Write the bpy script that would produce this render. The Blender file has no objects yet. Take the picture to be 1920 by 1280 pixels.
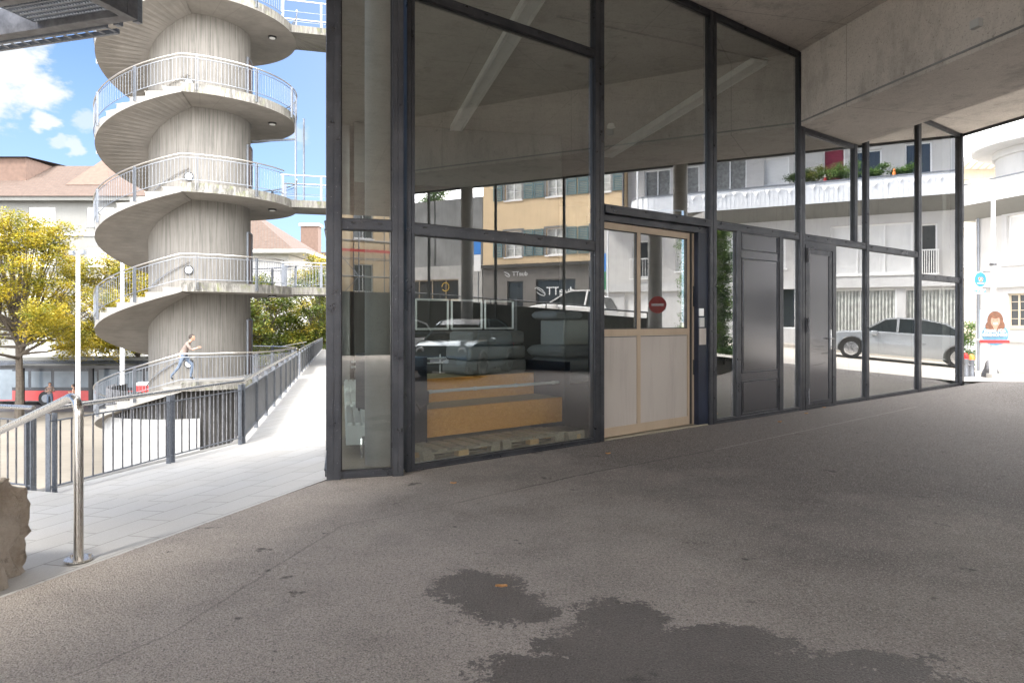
import bpy, bmesh, math, random
from mathutils import Vector, Matrix
from math import sin, cos, radians as R, pi, hypot, atan2
random.seed(7)
sc = bpy.context.scene
COL = sc.collection

# ------------------------------------------------------------------ camera, sky, sun, exposure
cam_d = bpy.data.cameras.new("camera"); cam = bpy.data.objects.new("camera", cam_d); COL.objects.link(cam)
cam.location = (0, 0, 1.55); cam.rotation_euler = (R(90), 0, 0)
cam_d.lens = 24; cam_d.sensor_width = 36; cam_d.shift_y = -40/1920; cam_d.clip_end = 3000
sc.camera = cam
sc.view_settings.view_transform = 'Standard'; sc.view_settings.look = 'None'; sc.view_settings.gamma = 1
sc.view_settings.exposure = 2.8
sc.cycles.max_bounces = 10; sc.cycles.diffuse_bounces = 5; sc.cycles.transparent_max_bounces = 16
sc.cycles.glossy_bounces = 4
sc.cycles.sample_clamp_indirect = 6

SUN_EL = R(52); SUN_TRAVEL = Vector((.45, .89, 0)).normalized()
sun_d = bpy.data.lights.new("sun", 'SUN'); sun = bpy.data.objects.new("sun", sun_d); COL.objects.link(sun)
sun_d.energy = .9; sun_d.angle = R(15); sun_d.color = (1, .95, .87)
tosun = Vector((-SUN_TRAVEL.x*cos(SUN_EL), -SUN_TRAVEL.y*cos(SUN_EL), sin(SUN_EL)))
sun.rotation_euler = tosun.to_track_quat('Z', 'Y').to_euler()

def make_world():
    w = bpy.data.worlds.new("World"); sc.world = w; w.use_nodes = True
    nt = w.node_tree; N = nt.nodes; L = nt.links; N.clear()
    out = N.new('ShaderNodeOutputWorld'); bg = N.new('ShaderNodeBackground'); bg.inputs[1].default_value = .05
    sky = N.new('ShaderNodeTexSky'); sky.sky_type = 'NISHITA'; sky.sun_disc = False
    sky.sun_elevation = SUN_EL; sky.sun_rotation = atan2(tosun.x, tosun.y)
    sky.air_density = 1.0; sky.dust_density = .6; sky.ozone_density = 1.6
    tc = N.new('ShaderNodeTexCoord')
    nrm = N.new('ShaderNodeVectorMath'); nrm.operation = 'NORMALIZE'; L.new(tc.outputs['Generated'], nrm.inputs[0])
    def m(op, a, b=None, c=None, clamp=False):
        n = N.new('ShaderNodeMath'); n.operation = op; n.use_clamp = clamp
        for i, x in enumerate((a, b, c)):
            if x is None: continue
            if isinstance(x, (int, float)): n.inputs[i].default_value = x
            else: L.new(x, n.inputs[i])
        return n.outputs[0]
    def ss(x, a, b):
        n = N.new('ShaderNodeMapRange'); n.interpolation_type = 'SMOOTHSTEP'
        L.new(x, n.inputs[0]); n.inputs[1].default_value = a; n.inputs[2].default_value = b; return n.outputs[0]
    mp = N.new('ShaderNodeMapping'); mp.inputs[3].default_value = (1, 1, 1.8); L.new(nrm.outputs[0], mp.inputs[0])
    nz = N.new('ShaderNodeTexNoise'); nz.inputs['Scale'].default_value = 16; nz.inputs['Detail'].default_value = 8
    nz.inputs['Roughness'].default_value = .62; L.new(mp.outputs[0], nz.inputs[0])
    nz2 = N.new('ShaderNodeTexNoise'); nz2.inputs['Scale'].default_value = 2.2; nz2.inputs['Detail'].default_value = 6
    L.new(mp.outputs[0], nz2.inputs[0])
    nz3 = N.new('ShaderNodeTexNoise'); nz3.inputs['Scale'].default_value = 48; nz3.inputs['Detail'].default_value = 6; L.new(mp.outputs[0], nz3.inputs[0])
    sep = N.new('ShaderNodeSeparateXYZ'); L.new(nrm.outputs[0], sep.inputs[0])
    total = None
    for px, py, r, k in ((30, 130, .034, 1.0), (72, 165, .026, 1.0), (-20, 150, .045, 1), (85, 228, .013, .9), (138, 272, .012, .7), (112, 268, .010, .6), (165, 230, .014, .5), (562, 255, .014, .4)):
        d = Vector(((px-960)/1280, 1, (600-py)/1280)).normalized()
        vd = N.new('ShaderNodeVectorMath'); vd.operation = 'DISTANCE'; L.new(nrm.outputs[0], vd.inputs[0]); vd.inputs[1].default_value = d
        q = m('DIVIDE', vd.outputs['Value'], r)
        q = m('ADD', q, m('MULTIPLY', m('SUBTRACT', (nz if r > .02 else nz3).outputs[0], .5), 3.0))
        q = m('MULTIPLY', m('SUBTRACT', 1, ss(q, .55, 1.15)), k)
        total = q if total is None else m('MAXIMUM', total, q)
    # bright cloud added beside, behind and overhead, mostly out of view, to light the canopy; pale band low in the sky
    side = m('ADD', m('MULTIPLY', sep.outputs[0], .85), m('MULTIPLY', sep.outputs[1], -.45))
    side = m('ADD', side, m('MULTIPLY', m('SUBTRACT', nz2.outputs[0], .5), .35))
    cover = ss(side, -.25, .12)
    zen = m('MULTIPLY', ss(m('ADD', sep.outputs[2], m('MULTIPLY', m('SUBTRACT', nz2.outputs[0], .5), .2)), .46, .62), 1.0)
    haze = m('MULTIPLY', m('SUBTRACT', 1, ss(sep.outputs[2], .0, .42)), .62)
    rt = m('MULTIPLY', ss(sep.outputs[0], -.55, -.15), .55)
    thin = m('MAXIMUM', haze, rt)
    pale = N.new('ShaderNodeMixRGB'); L.new(thin, pale.inputs[0]); L.new(sky.outputs[0], pale.inputs[1]); pale.inputs[2].default_value = (3.3, 3.75, 4.4, 1)
    tint = N.new('ShaderNodeMixRGB'); tint.blend_type = 'MULTIPLY'; tint.inputs[0].default_value = 1
    L.new(pale.outputs[0], tint.inputs[1]); tint.inputs[2].default_value = (.56, .645, .79, 1)
    c1 = N.new('ShaderNodeMixRGB'); L.new(total, c1.inputs[0]); L.new(tint.outputs[0], c1.inputs[1]); c1.inputs[2].default_value = (3.0, 3.1, 3.25, 1)
    c3 = N.new('ShaderNodeMixRGB'); L.new(zen, c3.inputs[0]); L.new(c1.outputs[0], c3.inputs[1]); c3.inputs[2].default_value = (5.2, 5.35, 5.7, 1)
    c2 = N.new('ShaderNodeMixRGB'); L.new(cover, c2.inputs[0]); L.new(c3.outputs[0], c2.inputs[1]); c2.inputs[2].default_value = (36, 36, 36.5, 1)
    L.new(c2.outputs[0], bg.inputs[0]); L.new(bg.outputs[0], out.inputs[0])
make_world()

# ------------------------------------------------------------------ plan of the place (metres; camera stands at 0,0)
FO = Vector((-1.07, 6.987)); D1 = Vector((.7864857, .6176084)); NF = Vector((.6176084, -.7864857))    # street facade of the glass hall
CO = Vector((10.677, 16.212)); U = Vector((.2425356, -.9701425)); V = Vector((.9701425, .2425356))     # far end of it; street axis; across street
K0 = Vector((-1.807, 6.65)); DP = Vector((.9636, .2673)); NP = Vector((.2673, -.9636))                # narrow corner pane
def XF(o, a, b):
    return lambda x, y, z: (o[0]+a[0]*x+b[0]*y, o[1]+a[1]*x+b[1]*y, z)
xfF = XF(FO, D1, NF)            # s along facade, o outwards
xfP = XF(K0, DP, NP)
xfL = XF(K0, -U, -V)            # left glass face, s going away, o outwards (towards walkway)
xfS = XF(CO, U, V)              # street frame: t, w
def street_z(t): return .1 + .08*t
def PX(px, Y): return ((px-960)/1280*Y, Y)

# ------------------------------------------------------------------ mesh helpers
LOC = {}
class MB:
    def __init__(s, xf=None): s.v = []; s.f = []; s.xf = xf
    def add(s, vs, fs, xf=None):
        xf = xf or s.xf; k = len(s.v)
        s.v += [Vector(xf(*p)) if xf else Vector(p) for p in vs]
        s.f += [tuple(i+k for i in f) for f in fs]; return s
    def box(s, x0, x1, y0, y1, z0, z1, xf=None):
        vs = [(x, y, z) for z in (z0, z1) for x, y in ((x0, y0), (x1, y0), (x1, y1), (x0, y1))]
        return s.add(vs, [(0, 3, 2, 1), (4, 5, 6, 7), (0, 1, 5, 4), (1, 2, 6, 5), (2, 3, 7, 6), (3, 0, 4, 7)], xf)
    def prism(s, poly, z0, z1, xf=None):
        n = len(poly)
        vs = [(x, y, z0) for x, y in poly]+[(x, y, z1) for x, y in poly]
        fs = [tuple(range(n))[::-1], tuple(range(n, 2*n))]+[(i, (i+1) % n, n+(i+1) % n, n+i) for i in range(n)]
        return s.add(vs, fs, xf)
    def sheet(s, pts, xf=None): return s.add(pts, [tuple(range(len(pts)))], xf)
    def bar(s, p, q, w, h=None, xf=None, up=(0, 0, 1)):
        """rectangular bar between two points (given in the frame xf)"""
        xf = xf or s.xf
        if xf: p = xf(*p); q = xf(*q)
        p = Vector(p); q = Vector(q); h = h or w
        d = (q-p).normalized(); upv = Vector(up)
        if abs(d.dot(upv)) > .98: upv = Vector((1, 0, 0))
        sx = d.cross(upv).normalized()*w/2; sy = sx.cross(d).normalized()*h/2
        vs = [a+o for a in (p, q) for o in (sx+sy, -sx+sy, -sx-sy, sx-sy)]
        return s.add(vs, [(0, 1, 2, 3), (7, 6, 5, 4), (0, 4, 5, 1), (1, 5, 6, 2), (2, 6, 7, 3), (3, 7, 4, 0)], lambda *a: a)
    def tube(s, pts, r, n=8, xf=None, cap=True):
        xf = xf or s.xf
        P = [Vector(xf(*p)) if xf else Vector(p) for p in pts]
        rr = r if isinstance(r, (list, tuple)) else [r]*len(P)
        k = len(s.v); prev = None
        for i, p in enumerate(P):
            d = (P[min(i+1, len(P)-1)]-P[max(i-1, 0)]).normalized()
            if prev is None:
                a = d.cross(Vector((0, 0, 1)))
                if a.length < .05: a = d.cross(Vector((1, 0, 0)))
            else: a = prev-d*prev.dot(d)
            a.normalize(); prev = a; b = d.cross(a)
            for j in range(n):
                t = 2*pi*j/n; s.v.append(p+(a*cos(t)+b*sin(t))*rr[i])
        for i in range(len(P)-1):
            for j in range(n):
                s.f.append((k+i*n+j, k+i*n+(j+1) % n, k+(i+1)*n+(j+1) % n, k+(i+1)*n+j))
        if cap:
            s.f.append(tuple(k+j for j in range(n))[::-1]); s.f.append(tuple(k+(len(P)-1)*n+j for j in range(n)))
        return s
    def lathe(s, c, prof, n=24, a0=0, a1=2*pi, close=True):
        """profile of (r,z) around a vertical axis through c"""
        k = len(s.v); m = n if close else n+1
        for r, z in prof:
            for j in range(m):
                a = a0+(a1-a0)*j/n; s.v.append(Vector((c[0]+r*sin(a), c[1]-r*cos(a), z)))
        for i in range(len(prof)-1):
            for j in range(n):
                jj = (j+1) % m
                s.f.append((k+i*m+j, k+i*m+jj, k+(i+1)*m+jj, k+(i+1)*m+j))
        return s
    def disc(s, c, nrm, r, th=.02, n=24, r2=None):
        c = Vector(c); d = Vector(nrm).normalized(); return s.tube([c-d*th/2, c+d*th/2], [r, r2 or r], n)
    def build(s, name, mat, parent=None, smooth=False, bevel=0, flat_normals=True):
        me = bpy.data.meshes.new(name); off = LOC.get(parent.name, Vector((0, 0, 0))) if parent else Vector((0, 0, 0))
        me.from_pydata([tuple(v-off) for v in s.v], [], s.f); me.materials.append(mat)
        if flat_normals:
            bm = bmesh.new(); bm.from_mesh(me); bmesh.ops.recalc_face_normals(bm, faces=bm.faces); bm.to_mesh(me); bm.free()
        if smooth:
            for p in me.polygons: p.use_smooth = True
            try: me.set_sharp_from_angle(angle=R(38))
            except Exception: pass
        o = bpy.data.objects.new(name, me); COL.objects.link(o)
        if parent: o.parent = parent; LOC[o.name] = off
        if bevel:
            b = o.modifiers.new('bevel', 'BEVEL'); b.width = bevel; b.segments = 2; b.limit_method = 'ANGLE'
        return o
def tag(o, label=None, cat=None, group=None, kind=None):
    if label: o['label'] = label
    if cat: o['category'] = cat
    if group: o['group'] = group
    if kind: o['kind'] = kind
    return o
def thing(name, label, cat, loc=(0, 0, 0), group=None):
    o = bpy.data.objects.new(name, None); COL.objects.link(o); o.location = loc; o.empty_display_size = .2
    LOC[o.name] = Vector(loc); return tag(o, label, cat, group)
def struct(o): o['kind'] = 'structure'; return o
def copy_tree(o, parent=None):
    c = o.copy(); COL.objects.link(c)
    if parent: c.parent = parent
    for ch in list(o.children): copy_tree(ch, c)
    return c
def text(body, pos, xdir, size, mat, parent=None, name='lettering', align='CENTER', ext=.004, bold=0):
    cu = bpy.data.curves.new(name, 'FONT'); cu.body = body; cu.size = size; cu.align_x = align; cu.align_y = 'CENTER'; cu.extrude = ext; cu.offset = bold
    cu.materials.append(mat); tmp = bpy.data.objects.new('tmp', cu); COL.objects.link(tmp)
    bpy.context.view_layer.update(); me = bpy.data.meshes.new_from_object(tmp.evaluated_get(bpy.context.evaluated_depsgraph_get())); bpy.data.objects.remove(tmp)
    o = bpy.data.objects.new(name, me); COL.objects.link(o)
    x = Vector((xdir[0], xdir[1], 0)).normalized(); y = Vector((0, 0, 1)); z = x.cross(y)
    M = Matrix((x, y, z)).transposed().to_4x4(); M.translation = Vector(pos)-(LOC.get(parent.name, Vector()) if parent else Vector())
    o.matrix_local = M
    if parent: o.parent = parent; o.matrix_local = M
    return o

# ------------------------------------------------------------------ materials
class NT:
    def __init__(s, name):
        s.m = bpy.data.materials.new(name); s.m.use_nodes = True; s.nt = s.m.node_tree; s.N = s.nt.nodes; s.L = s.nt.links
        s.b = s.N['Principled BSDF']; s.out = s.N['Material Output']; s.tc = s.N.new('ShaderNodeTexCoord')
    def set(s, k, v):
        inp = s.b.inputs[k] if isinstance(k, (str, int)) else k
        if hasattr(v, 'is_linked') or isinstance(v, bpy.types.NodeSocket): s.L.new(v, inp)
        else: inp.default_value = v if not (isinstance(v, tuple) and len(v) == 3) else v+(1,)
    def map(s, scale=(1, 1, 1), loc=(0, 0, 0), rot=(0, 0, 0), src=None):
        n = s.N.new('ShaderNodeMapping'); n.inputs[1].default_value = loc; n.inputs[2].default_value = rot; n.inputs[3].default_value = scale
        s.L.new(src or s.tc.outputs['Object'], n.inputs[0]); return n.outputs[0]
    def noise(s, scale, detail=6, rough=.55, vec=None, dist=0):
        n = s.N.new('ShaderNodeTexNoise'); n.inputs['Scale'].default_value = scale; n.inputs['Detail'].default_value = detail
        n.inputs['Roughness'].default_value = rough; n.inputs['Distortion'].default_value = dist
        s.L.new(vec or s.tc.outputs['Object'], n.inputs[0]); return n.outputs[0]
    def vor(s, scale, vec=None, feat='F1', out='Distance'):
        n = s.N.new('ShaderNodeTexVoronoi'); n.feature = feat; n.inputs['Scale'].default_value = scale
        s.L.new(vec or s.tc.outputs['Object'], n.inputs[0]); return n.outputs[out]
    def ramp(s, x, stops):
        n = s.N.new('ShaderNodeValToRGB'); e = n.color_ramp.elements
        while len(e) < len(stops): e.new(.5)
        for i, (p, c) in enumerate(stops):
            e[i].position = p; e[i].color = (c+(1,)) if isinstance(c, tuple) else (c, c, c, 1)
        s.L.new(x, n.inputs[0]); return n.outputs[0]
    def mix(s, fac, a, b, mode='MIX'):
        n = s.N.new('ShaderNodeMixRGB'); n.blend_type = mode
        for i, x in enumerate((fac, a, b)):
            if isinstance(x, bpy.types.NodeSocket): s.L.new(x, n.inputs[i])
            elif i == 0: n.inputs[0].default_value = x
            else: n.inputs[i].default_value = (x+(1,)) if isinstance(x, tuple) else (x, x, x, 1)
        return n.outputs[0]
    def math(s, op, a, b=None, c=None, clamp=False):
        n = s.N.new('ShaderNodeMath'); n.operation = op; n.use_clamp = clamp
        for i, x in enumerate((a, b, c)):
            if x is None: continue
            if isinstance(x, bpy.types.NodeSocket): s.L.new(x, n.inputs[i])
            else: n.inputs[i].default_value = x
        return n.outputs[0]
    def sep(s, vec=None):
        n = s.N.new('ShaderNodeSeparateXYZ'); s.L.new(vec or s.tc.outputs['Object'], n.inputs[0]); return n.outputs
    def bump(s, h, strength=.3, dist=.01):
        n = s.N.new('ShaderNodeBump'); n.inputs['Strength'].default_value = strength; n.inputs['Distance'].default_value = dist
        s.L.new(h, n.inputs['Height']); s.L.new(n.outputs[0], s.b.inputs['Normal'])
    def line(s, x, period, width, off=0.):
        """1 on thin lines every period"""
        q = s.math('FRACT', s.math('ADD', s.math('DIVIDE', x, period), off))
        return s.math('LESS_THAN', q, width/period)
def paint(name, col, rough=.5, metal=0, var=.12, sc_=3, bump=0, spec=None, grime=0, rn=1):
    t = NT(name); n = t.noise(sc_, 5)
    c = t.mix(t.ramp(n, [(.3, 0.), (.7, 1.)]), tuple(x*(1-var) for x in col), tuple(min(1, x*(1+var)) for x in col))
    if grime:
        g = t.noise(1, 6, .7, t.map((6, 6, .7))); c = t.mix(t.ramp(g, [(.5, 0.), (.75, grime)]), c, tuple(x*.45 for x in col))
    t.set('Base Color', c); t.set('Roughness', t.ramp(t.noise(sc_*4), [(.3, max(0, rough-.08)), (.7, min(1, rough+.1))]) if rn else rough); t.set('Metallic', metal)
    if bump: t.bump(t.noise(60), bump, .004)
    return t.m
M = {}
def metal_dark():
    t = NT('anodised_dark_frame'); n = t.noise(2.5, 6, .6); sp = t.noise(45, 3, .6)
    c = t.mix(t.ramp(n, [(.3, 0.), (.75, 1.)]), (.05, .053, .062), (.10, .102, .110))
    c = t.mix(t.ramp(sp, [(.67, 0.), (.71, .4)]), c, (.3, .3, .3))
    t.set('Base Color', c); t.set('Metallic', .8); t.set('Roughness', t.ramp(t.noise(8, 5), [(.3, .26), (.7, .44)])); return t.m
M['frame'] = metal_dark()
M['panel_dark'] = paint('dark_metal_sheet', (.15, .15, .16), .17, .9, .05, .6, rn=0)
M['navy'] = paint('navy_painted_steel', (.012, .017, .032), .3, .2, .3, 2, rn=0)
M['beige'] = paint('beige_lacquered_frame', (.34, .265, .19), .4, .2, .08, 2, grime=.25)
M['beige_panel'] = paint('beige_sheet_panel', (.33, .295, .265), .45, .1, .06, 1.3, grime=.3)
M['galv'] = None
def galv():
    t = NT('galvanised_steel'); n = t.vor(40); q = t.noise(6, 4)
    c = t.mix(n, (.15, .165, .19), (.24, .255, .28)); c = t.mix(t.ramp(q, [(.35, 0.), (.8, .5)]), c, (.12, .125, .14))
    t.set('Base Color', c); t.set('Metallic', .5); t.set('Roughness', .45); return t.m
M['galv'] = galv()
def galvd():
    t = NT('dark_weathered_steel'); q = t.noise(9, 6, .65)
    c = t.mix(t.ramp(q, [(.3, 0.), (.75, 1.)]), (.07, .07, .075), (.2, .2, .21)); t.set('Base Color', c); t.set('Metallic', .5); t.set('Roughness', .5); return t.m
M['steel'] = galvd()
def stainless():
    t = NT('brushed_stainless'); t.set('Base Color', (.56, .53, .49)); t.set('Metallic', 1.0)
    n = t.noise(1, 4, .5, t.map((300, 300, 8))); t.set('Roughness', t.ramp(n, [(.3, .2), (.7, .36)])); return t.m
M['stainless'] = stainless()
def glass(name, ior, tint, rough=0.0, boost=1.0):
    m = bpy.data.materials.new(name); m.use_nodes = True; nt = m.node_tree; N = nt.nodes; L = nt.links
    N.remove(N['Principled BSDF']); out = N['Material Output']
    tr = N.new('ShaderNodeBsdfTransparent'); tr.inputs[0].default_value = tint+(1,)
    gl = N.new('ShaderNodeBsdfGlossy'); gl.inputs['Roughness'].default_value = rough; gl.inputs[0].default_value = (1, 1, 1, 1)
    mx = N.new('ShaderNodeMixShader')
    tc = N.new('ShaderNodeTexCoord'); nz = N.new('ShaderNodeTexNoise'); nz.inputs['Scale'].default_value = .8; nz.inputs['Detail'].default_value = 1
    L.new(tc.outputs['Object'], nz.inputs[0]); bp = N.new('ShaderNodeBump'); bp.inputs['Strength'].default_value = .2; bp.inputs['Distance'].default_value = .002
    L.new(nz.outputs[0], bp.inputs['Height']); L.new(bp.outputs[0], gl.inputs['Normal'])
    ge = N.new('ShaderNodeNewGeometry'); dt = N.new('ShaderNodeVectorMath'); dt.operation = 'DOT_PRODUCT'; L.new(ge.outputs['Normal'], dt.inputs[0]); L.new(ge.outputs['Incoming'], dt.inputs[1])
    def mm(op, a, b_):
        q = N.new('ShaderNodeMath'); q.operation = op; q.use_clamp = True
        for i_, x in enumerate((a, b_)):
            if isinstance(x, (int, float)): q.inputs[i_].default_value = x
            elif x is not None: L.new(x, q.inputs[i_])
        return q
    ab_ = N.new('ShaderNodeMath'); ab_.operation = 'ABSOLUTE'; L.new(dt.outputs['Value'], ab_.inputs[0])
    mu = mm('ADD', mm('MULTIPLY', mm('POWER', mm('SUBTRACT', 1.0, ab_.outputs[0]).outputs[0], 1.65).outputs[0], 1-ior).outputs[0], ior)
    L.new(mu.outputs[0], mx.inputs[0]); L.new(tr.outputs[0], mx.inputs[1]); L.new(gl.outputs[0], mx.inputs[2]); L.new(mx.outputs[0], out.inputs[0])
    return m
M['glass'] = glass('hall_glass', .27, (.75, .80, .77))
def window_dark():
    t = NT('window_glass_dark'); t.set('Base Color', (.03, .035, .04)); t.set('Roughness', .05); t.set('Specular IOR Level', .8); return t.m
M['wglass'] = window_dark()
M['carglass'] = paint('car_glass', (.02, .025, .028), .04, 0, .1, rn=0)
def concrete_ceiling(name, base, joint_u=2.4, joint_v=1.2, ang=0, pits=1., dark=.55):
    t = NT(name); v = t.map(rot=(0, 0, ang)); s = t.sep(v)
    n1 = t.noise(.6, 6, .6); n2 = t.noise(38, 8, .78); n3 = t.noise(9, 5)
    c = t.mix(t.ramp(n1, [(.3, 0.), (.7, 1.)]), tuple(x*.82 for x in base), tuple(x*1.12 for x in base))
    c = t.mix(t.ramp(n3, [(.35, .0), (.8, .35)]), c, tuple(x*1.25 for x in base))
    pit = t.ramp(n2, [(.34, 1.), (.46, 0.)]); c = t.mix(t.math('MULTIPLY', pit, .8*pits), c, tuple(x*.3 for x in base))
    s1 = t.noise(1.9, 7, .7, t.map((1, 1, .35))); c = t.mix(t.ramp(s1, [(.52, 0.), (.68, .5)]), c, tuple(x*.42 for x in base)); s2 = t.noise(6, 7, .8); c = t.mix(t.ramp(s2, [(.62, 0.), (.67, .7)]), c, tuple(x*.22 for x in base))
    # board panel joints
    wob = t.math('MULTIPLY', t.noise(3), .03)
    l1 = t.line(t.math('ADD', s[0], wob), joint_u, .012); l2 = t.line(t.math('ADD', s[1], wob), joint_v, .012, .3)
    l1 = t.math('MULTIPLY', l1, t.ramp(t.noise(1.1, 3), [(.40, 0.), (.55, 1.)])); j = t.math('MAXIMUM', l1, t.math('MULTIPLY', l2, t.ramp(t.noise(.9, 3), [(.35, .2), (.5, 1.)])))
    c = t.mix(t.math('MULTIPLY', j, dark), c, tuple(x*.25 for x in base))
    t.set('Base Color', c); t.set('Roughness', .9)
    t.bump(t.math('SUBTRACT', t.math('MULTIPLY', n2, 1.), t.math('MULTIPLY', j, .6)), .55*pits, .012); return t.m
AU = atan2(V.y, V.x)
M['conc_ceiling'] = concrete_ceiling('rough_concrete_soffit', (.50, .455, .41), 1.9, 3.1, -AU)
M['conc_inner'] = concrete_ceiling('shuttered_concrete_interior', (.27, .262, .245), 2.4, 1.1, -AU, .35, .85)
def conc_board(name, base, planks=34, axis=True, dark=.5, cx=0, cy=0):
    """board-marked concrete; vertical planks round a vertical axis, dark run-down stains"""
    t = NT(name); s = t.sep()
    ang = t.math('ARCTAN2', t.math('SUBTRACT', s[0], cx), t.math('SUBTRACT', s[1], cy))
    comb = t.N.new('ShaderNodeCombineXYZ'); t.L.new(t.math('MULTIPLY', ang, 5.5), comb.inputs[0]); t.L.new(t.math('MULTIPLY', s[2], .11), comb.inputs[1])
    st = t.noise(3.2, 8, .72, comb.outputs[0]); st2 = t.noise(1, 5, .6)
    comb2 = t.N.new('ShaderNodeCombineXYZ'); t.L.new(t.math('MULTIPLY', ang, 9), comb2.inputs[0]); t.L.new(t.math('MULTIPLY', s[2], .1), comb2.inputs[1])
    st3 = t.noise(5, 4, .6, comb2.outputs[0])
    c = t.mix(t.ramp(st2, [(.3, 0.), (.7, 1.)]), tuple(x*.86 for x in base), tuple(min(1, x*1.12) for x in base))
    c = t.mix(t.ramp(st, [(.46, 0.), (.66, dark)]), c, tuple(x*.22 for x in base))
    c = t.mix(t.ramp(st3, [(.45, 0.), (.6, .5)]), c, tuple(min(1, x*1.45) for x in base))
    pl = t.math('MULTIPLY', ang, planks/(2*pi)); ln = t.math('LESS_THAN', t.math('FRACT', pl), .045)
    wn = t.N.new('ShaderNodeTexWhiteNoise'); wn.noise_dimensions = '1D'; t.L.new(t.math('FLOOR', pl), wn.inputs['W'])
    c = t.mix(t.math('MULTIPLY', wn.outputs[0], .3), c, tuple(x*.6 for x in base))
    c = t.mix(t.math('MULTIPLY', ln, .4), c, tuple(x*.3 for x in base))
    sp = t.noise(30, 4, .7); c = t.mix(t.ramp(sp, [(.66, 0.), (.72, .4)]), c, tuple(x*.3 for x in base))
    t.set('Base Color', c); t.set('Roughness', .88); t.bump(t.math('SUBTRACT', st, t.math('MULTIPLY', ln, .6)), .35, .02); return t.m
M['core'] = conc_board('board_marked_concrete_core', (.185, .173, .154), 74, dark=.62)
def conc_soffit():
    t = NT('radial_board_soffit'); s = t.sep(); ang = t.math('ARCTAN2', s[0], s[1])
    pl = t.math('MULTIPLY', ang, 30/(2*pi)); ln = t.math('LESS_THAN', t.math('FRACT', pl), .025)
    n = t.noise(1.2, 6, .65); n2 = t.noise(12, 6, .7, t.map((1, 1, .3)))
    b = (.22, .203, .182)
    c = t.mix(t.ramp(n, [(.3, 0.), (.7, 1.)]), tuple(x*.8 for x in b), tuple(x*1.15 for x in b))
    c = t.mix(t.ramp(n2, [(.55, 0.), (.8, .45)]), c, (.2, .17, .15)); c = t.mix(t.math('MULTIPLY', ln, .5), c, (.12, .1, .09))
    t.set('Base Color', c); t.set('Roughness', .9); t.bump(n2, .25, .015); return t.m
M['soffit'] = conc_soffit()
def conc_fascia():
    t = NT('stained_concrete_edge'); s = t.sep(); ang = t.math('ARCTAN2', s[0], s[1])
    comb = t.N.new('ShaderNodeCombineXYZ'); t.L.new(t.math('MULTIPLY', ang, 14), comb.inputs[0]); t.L.new(t.math('MULTIPLY', s[2], .7), comb.inputs[1])
    n = t.noise(2.5, 8, .75, comb.outputs[0]); q = t.noise(.6, 3)
    b = (.215, .205, .185); k = t.math('MULTIPLY', t.ramp(n, [(.42, 0.), (.55, 1.)]), t.ramp(q, [(.38, .35), (.55, 1.)]))
    g = t.noise(4, 4); st = t.mix(t.ramp(g, [(.5, 0.), (.7, 1.)]), (.09, .085, .075), (.13, .14, .06))
    t.set('Base Color', t.mix(k, b, st)); t.set('Roughness', .9); t.bump(n, .3, .01); return t.m
M['fascia'] = conc_fascia()
M['step'] = paint('pale_concrete_step', (.215, .207, .192), .85, 0, .1, 4, .2, grime=.35)
M['concrete'] = paint('plain_concrete', (.38, .37, .35), .85, 0, .15, 2, .25, grime=.35)
M['conc_grey'] = paint('grey_weathered_concrete', (.20, .20, .195), .85, 0, .22, 1.2, .3, grime=.5)
M['conc_dark'] = paint('dark_sooty_concrete', (.05, .047, .043), .8, 0, .25, 1.5, .3, grime=.5)
def col_conc():
    t = NT('smooth_round_column_concrete'); n = t.noise(2, 5); p = t.noise(70, 5, .7)
    c = t.mix(t.ramp(n, [(.3, 0.), (.7, 1.)]), (.24, .235, .22), (.34, .33, .31)); c = t.mix(t.ramp(p, [(.3, .7), (.42, 0.)]), c, (.1, .1, .1))
    t.set('Base Color', c); t.set('Roughness', .7); t.bump(p, .2, .004); return t.m
M['column'] = col_conc()
M['white_panel'] = paint('white_cladding', (.27, .27, .265), .6, 0, .05, 1.5, grime=.25)
M['plaster_white'] = paint('white_render', (.50, .49, .475), .85, 0, .06, 1, .15, grime=.15)
M['plaster_grey'] = paint('pale_grey_render', (.50, .50, .50), .85, 0, .06, 1, .15, grime=.15)
M['plaster_cream'] = paint('cream_render', (.46, .40, .31), .85, 0, .07, 1, .15, grime=.2)
M['plaster_beige'] = paint('warm_beige_render', (.66, .50, .31), .85, 0, .08, 1, .15, grime=.2)
M['plaster_pale'] = paint('light_grey_facade', (.155, .155, .145), .85, 0, .06, .7, .15, grime=.2)
M['shop_grey'] = paint('grey_shopfront_plaster', (.14, .13, .12), .7, 0, .15, 1.5)
M['shutter'] = paint('blue_green_shutter', (.11, .18, .19), .6, 0, .15, 4)
M['blind'] = paint('white_roller_blind', (.66, .66, .65), .6, 0, .05, 2)
M['curtain'] = paint('pale_curtain', (.42, .43, .41), .9, 0, .3, 5)
M['lace'] = paint('grey_lace_curtain', (.20, .205, .20), .9, 0, .5, 9)
M['curtain_red'] = paint('wine_red_curtain', (.22, .03, .06), .9, 0, .2, 5)
M['white'] = paint('white_paint', (.78, .78, .77), .45, 0, .03)
M['white_metal'] = paint('white_lacquered_metal', (.70, .71, .72), .35, .2, .05)
M['black'] = paint('black_plastic', (.015, .015, .016), .4, 0, .2)
M['rubber'] = paint('tyre_rubber', (.02, .02, .02), .8, 0, .2)
M['red'] = paint('signal_red', (.50, .02, .02), .4, 0, .06)
M['red_bus'] = paint('bus_red', (.42, .05, .05), .35, 0, .08)
M['bus_dark'] = paint('bus_charcoal', (.045, .05, .06), .2, 0, .15)
M['blue'] = paint('sign_blue', (.04, .22, .62), .4, 0, .05)
M['orange'] = paint('orange_plastic', (.75, .22, .04), .4, 0, .05)
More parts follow.
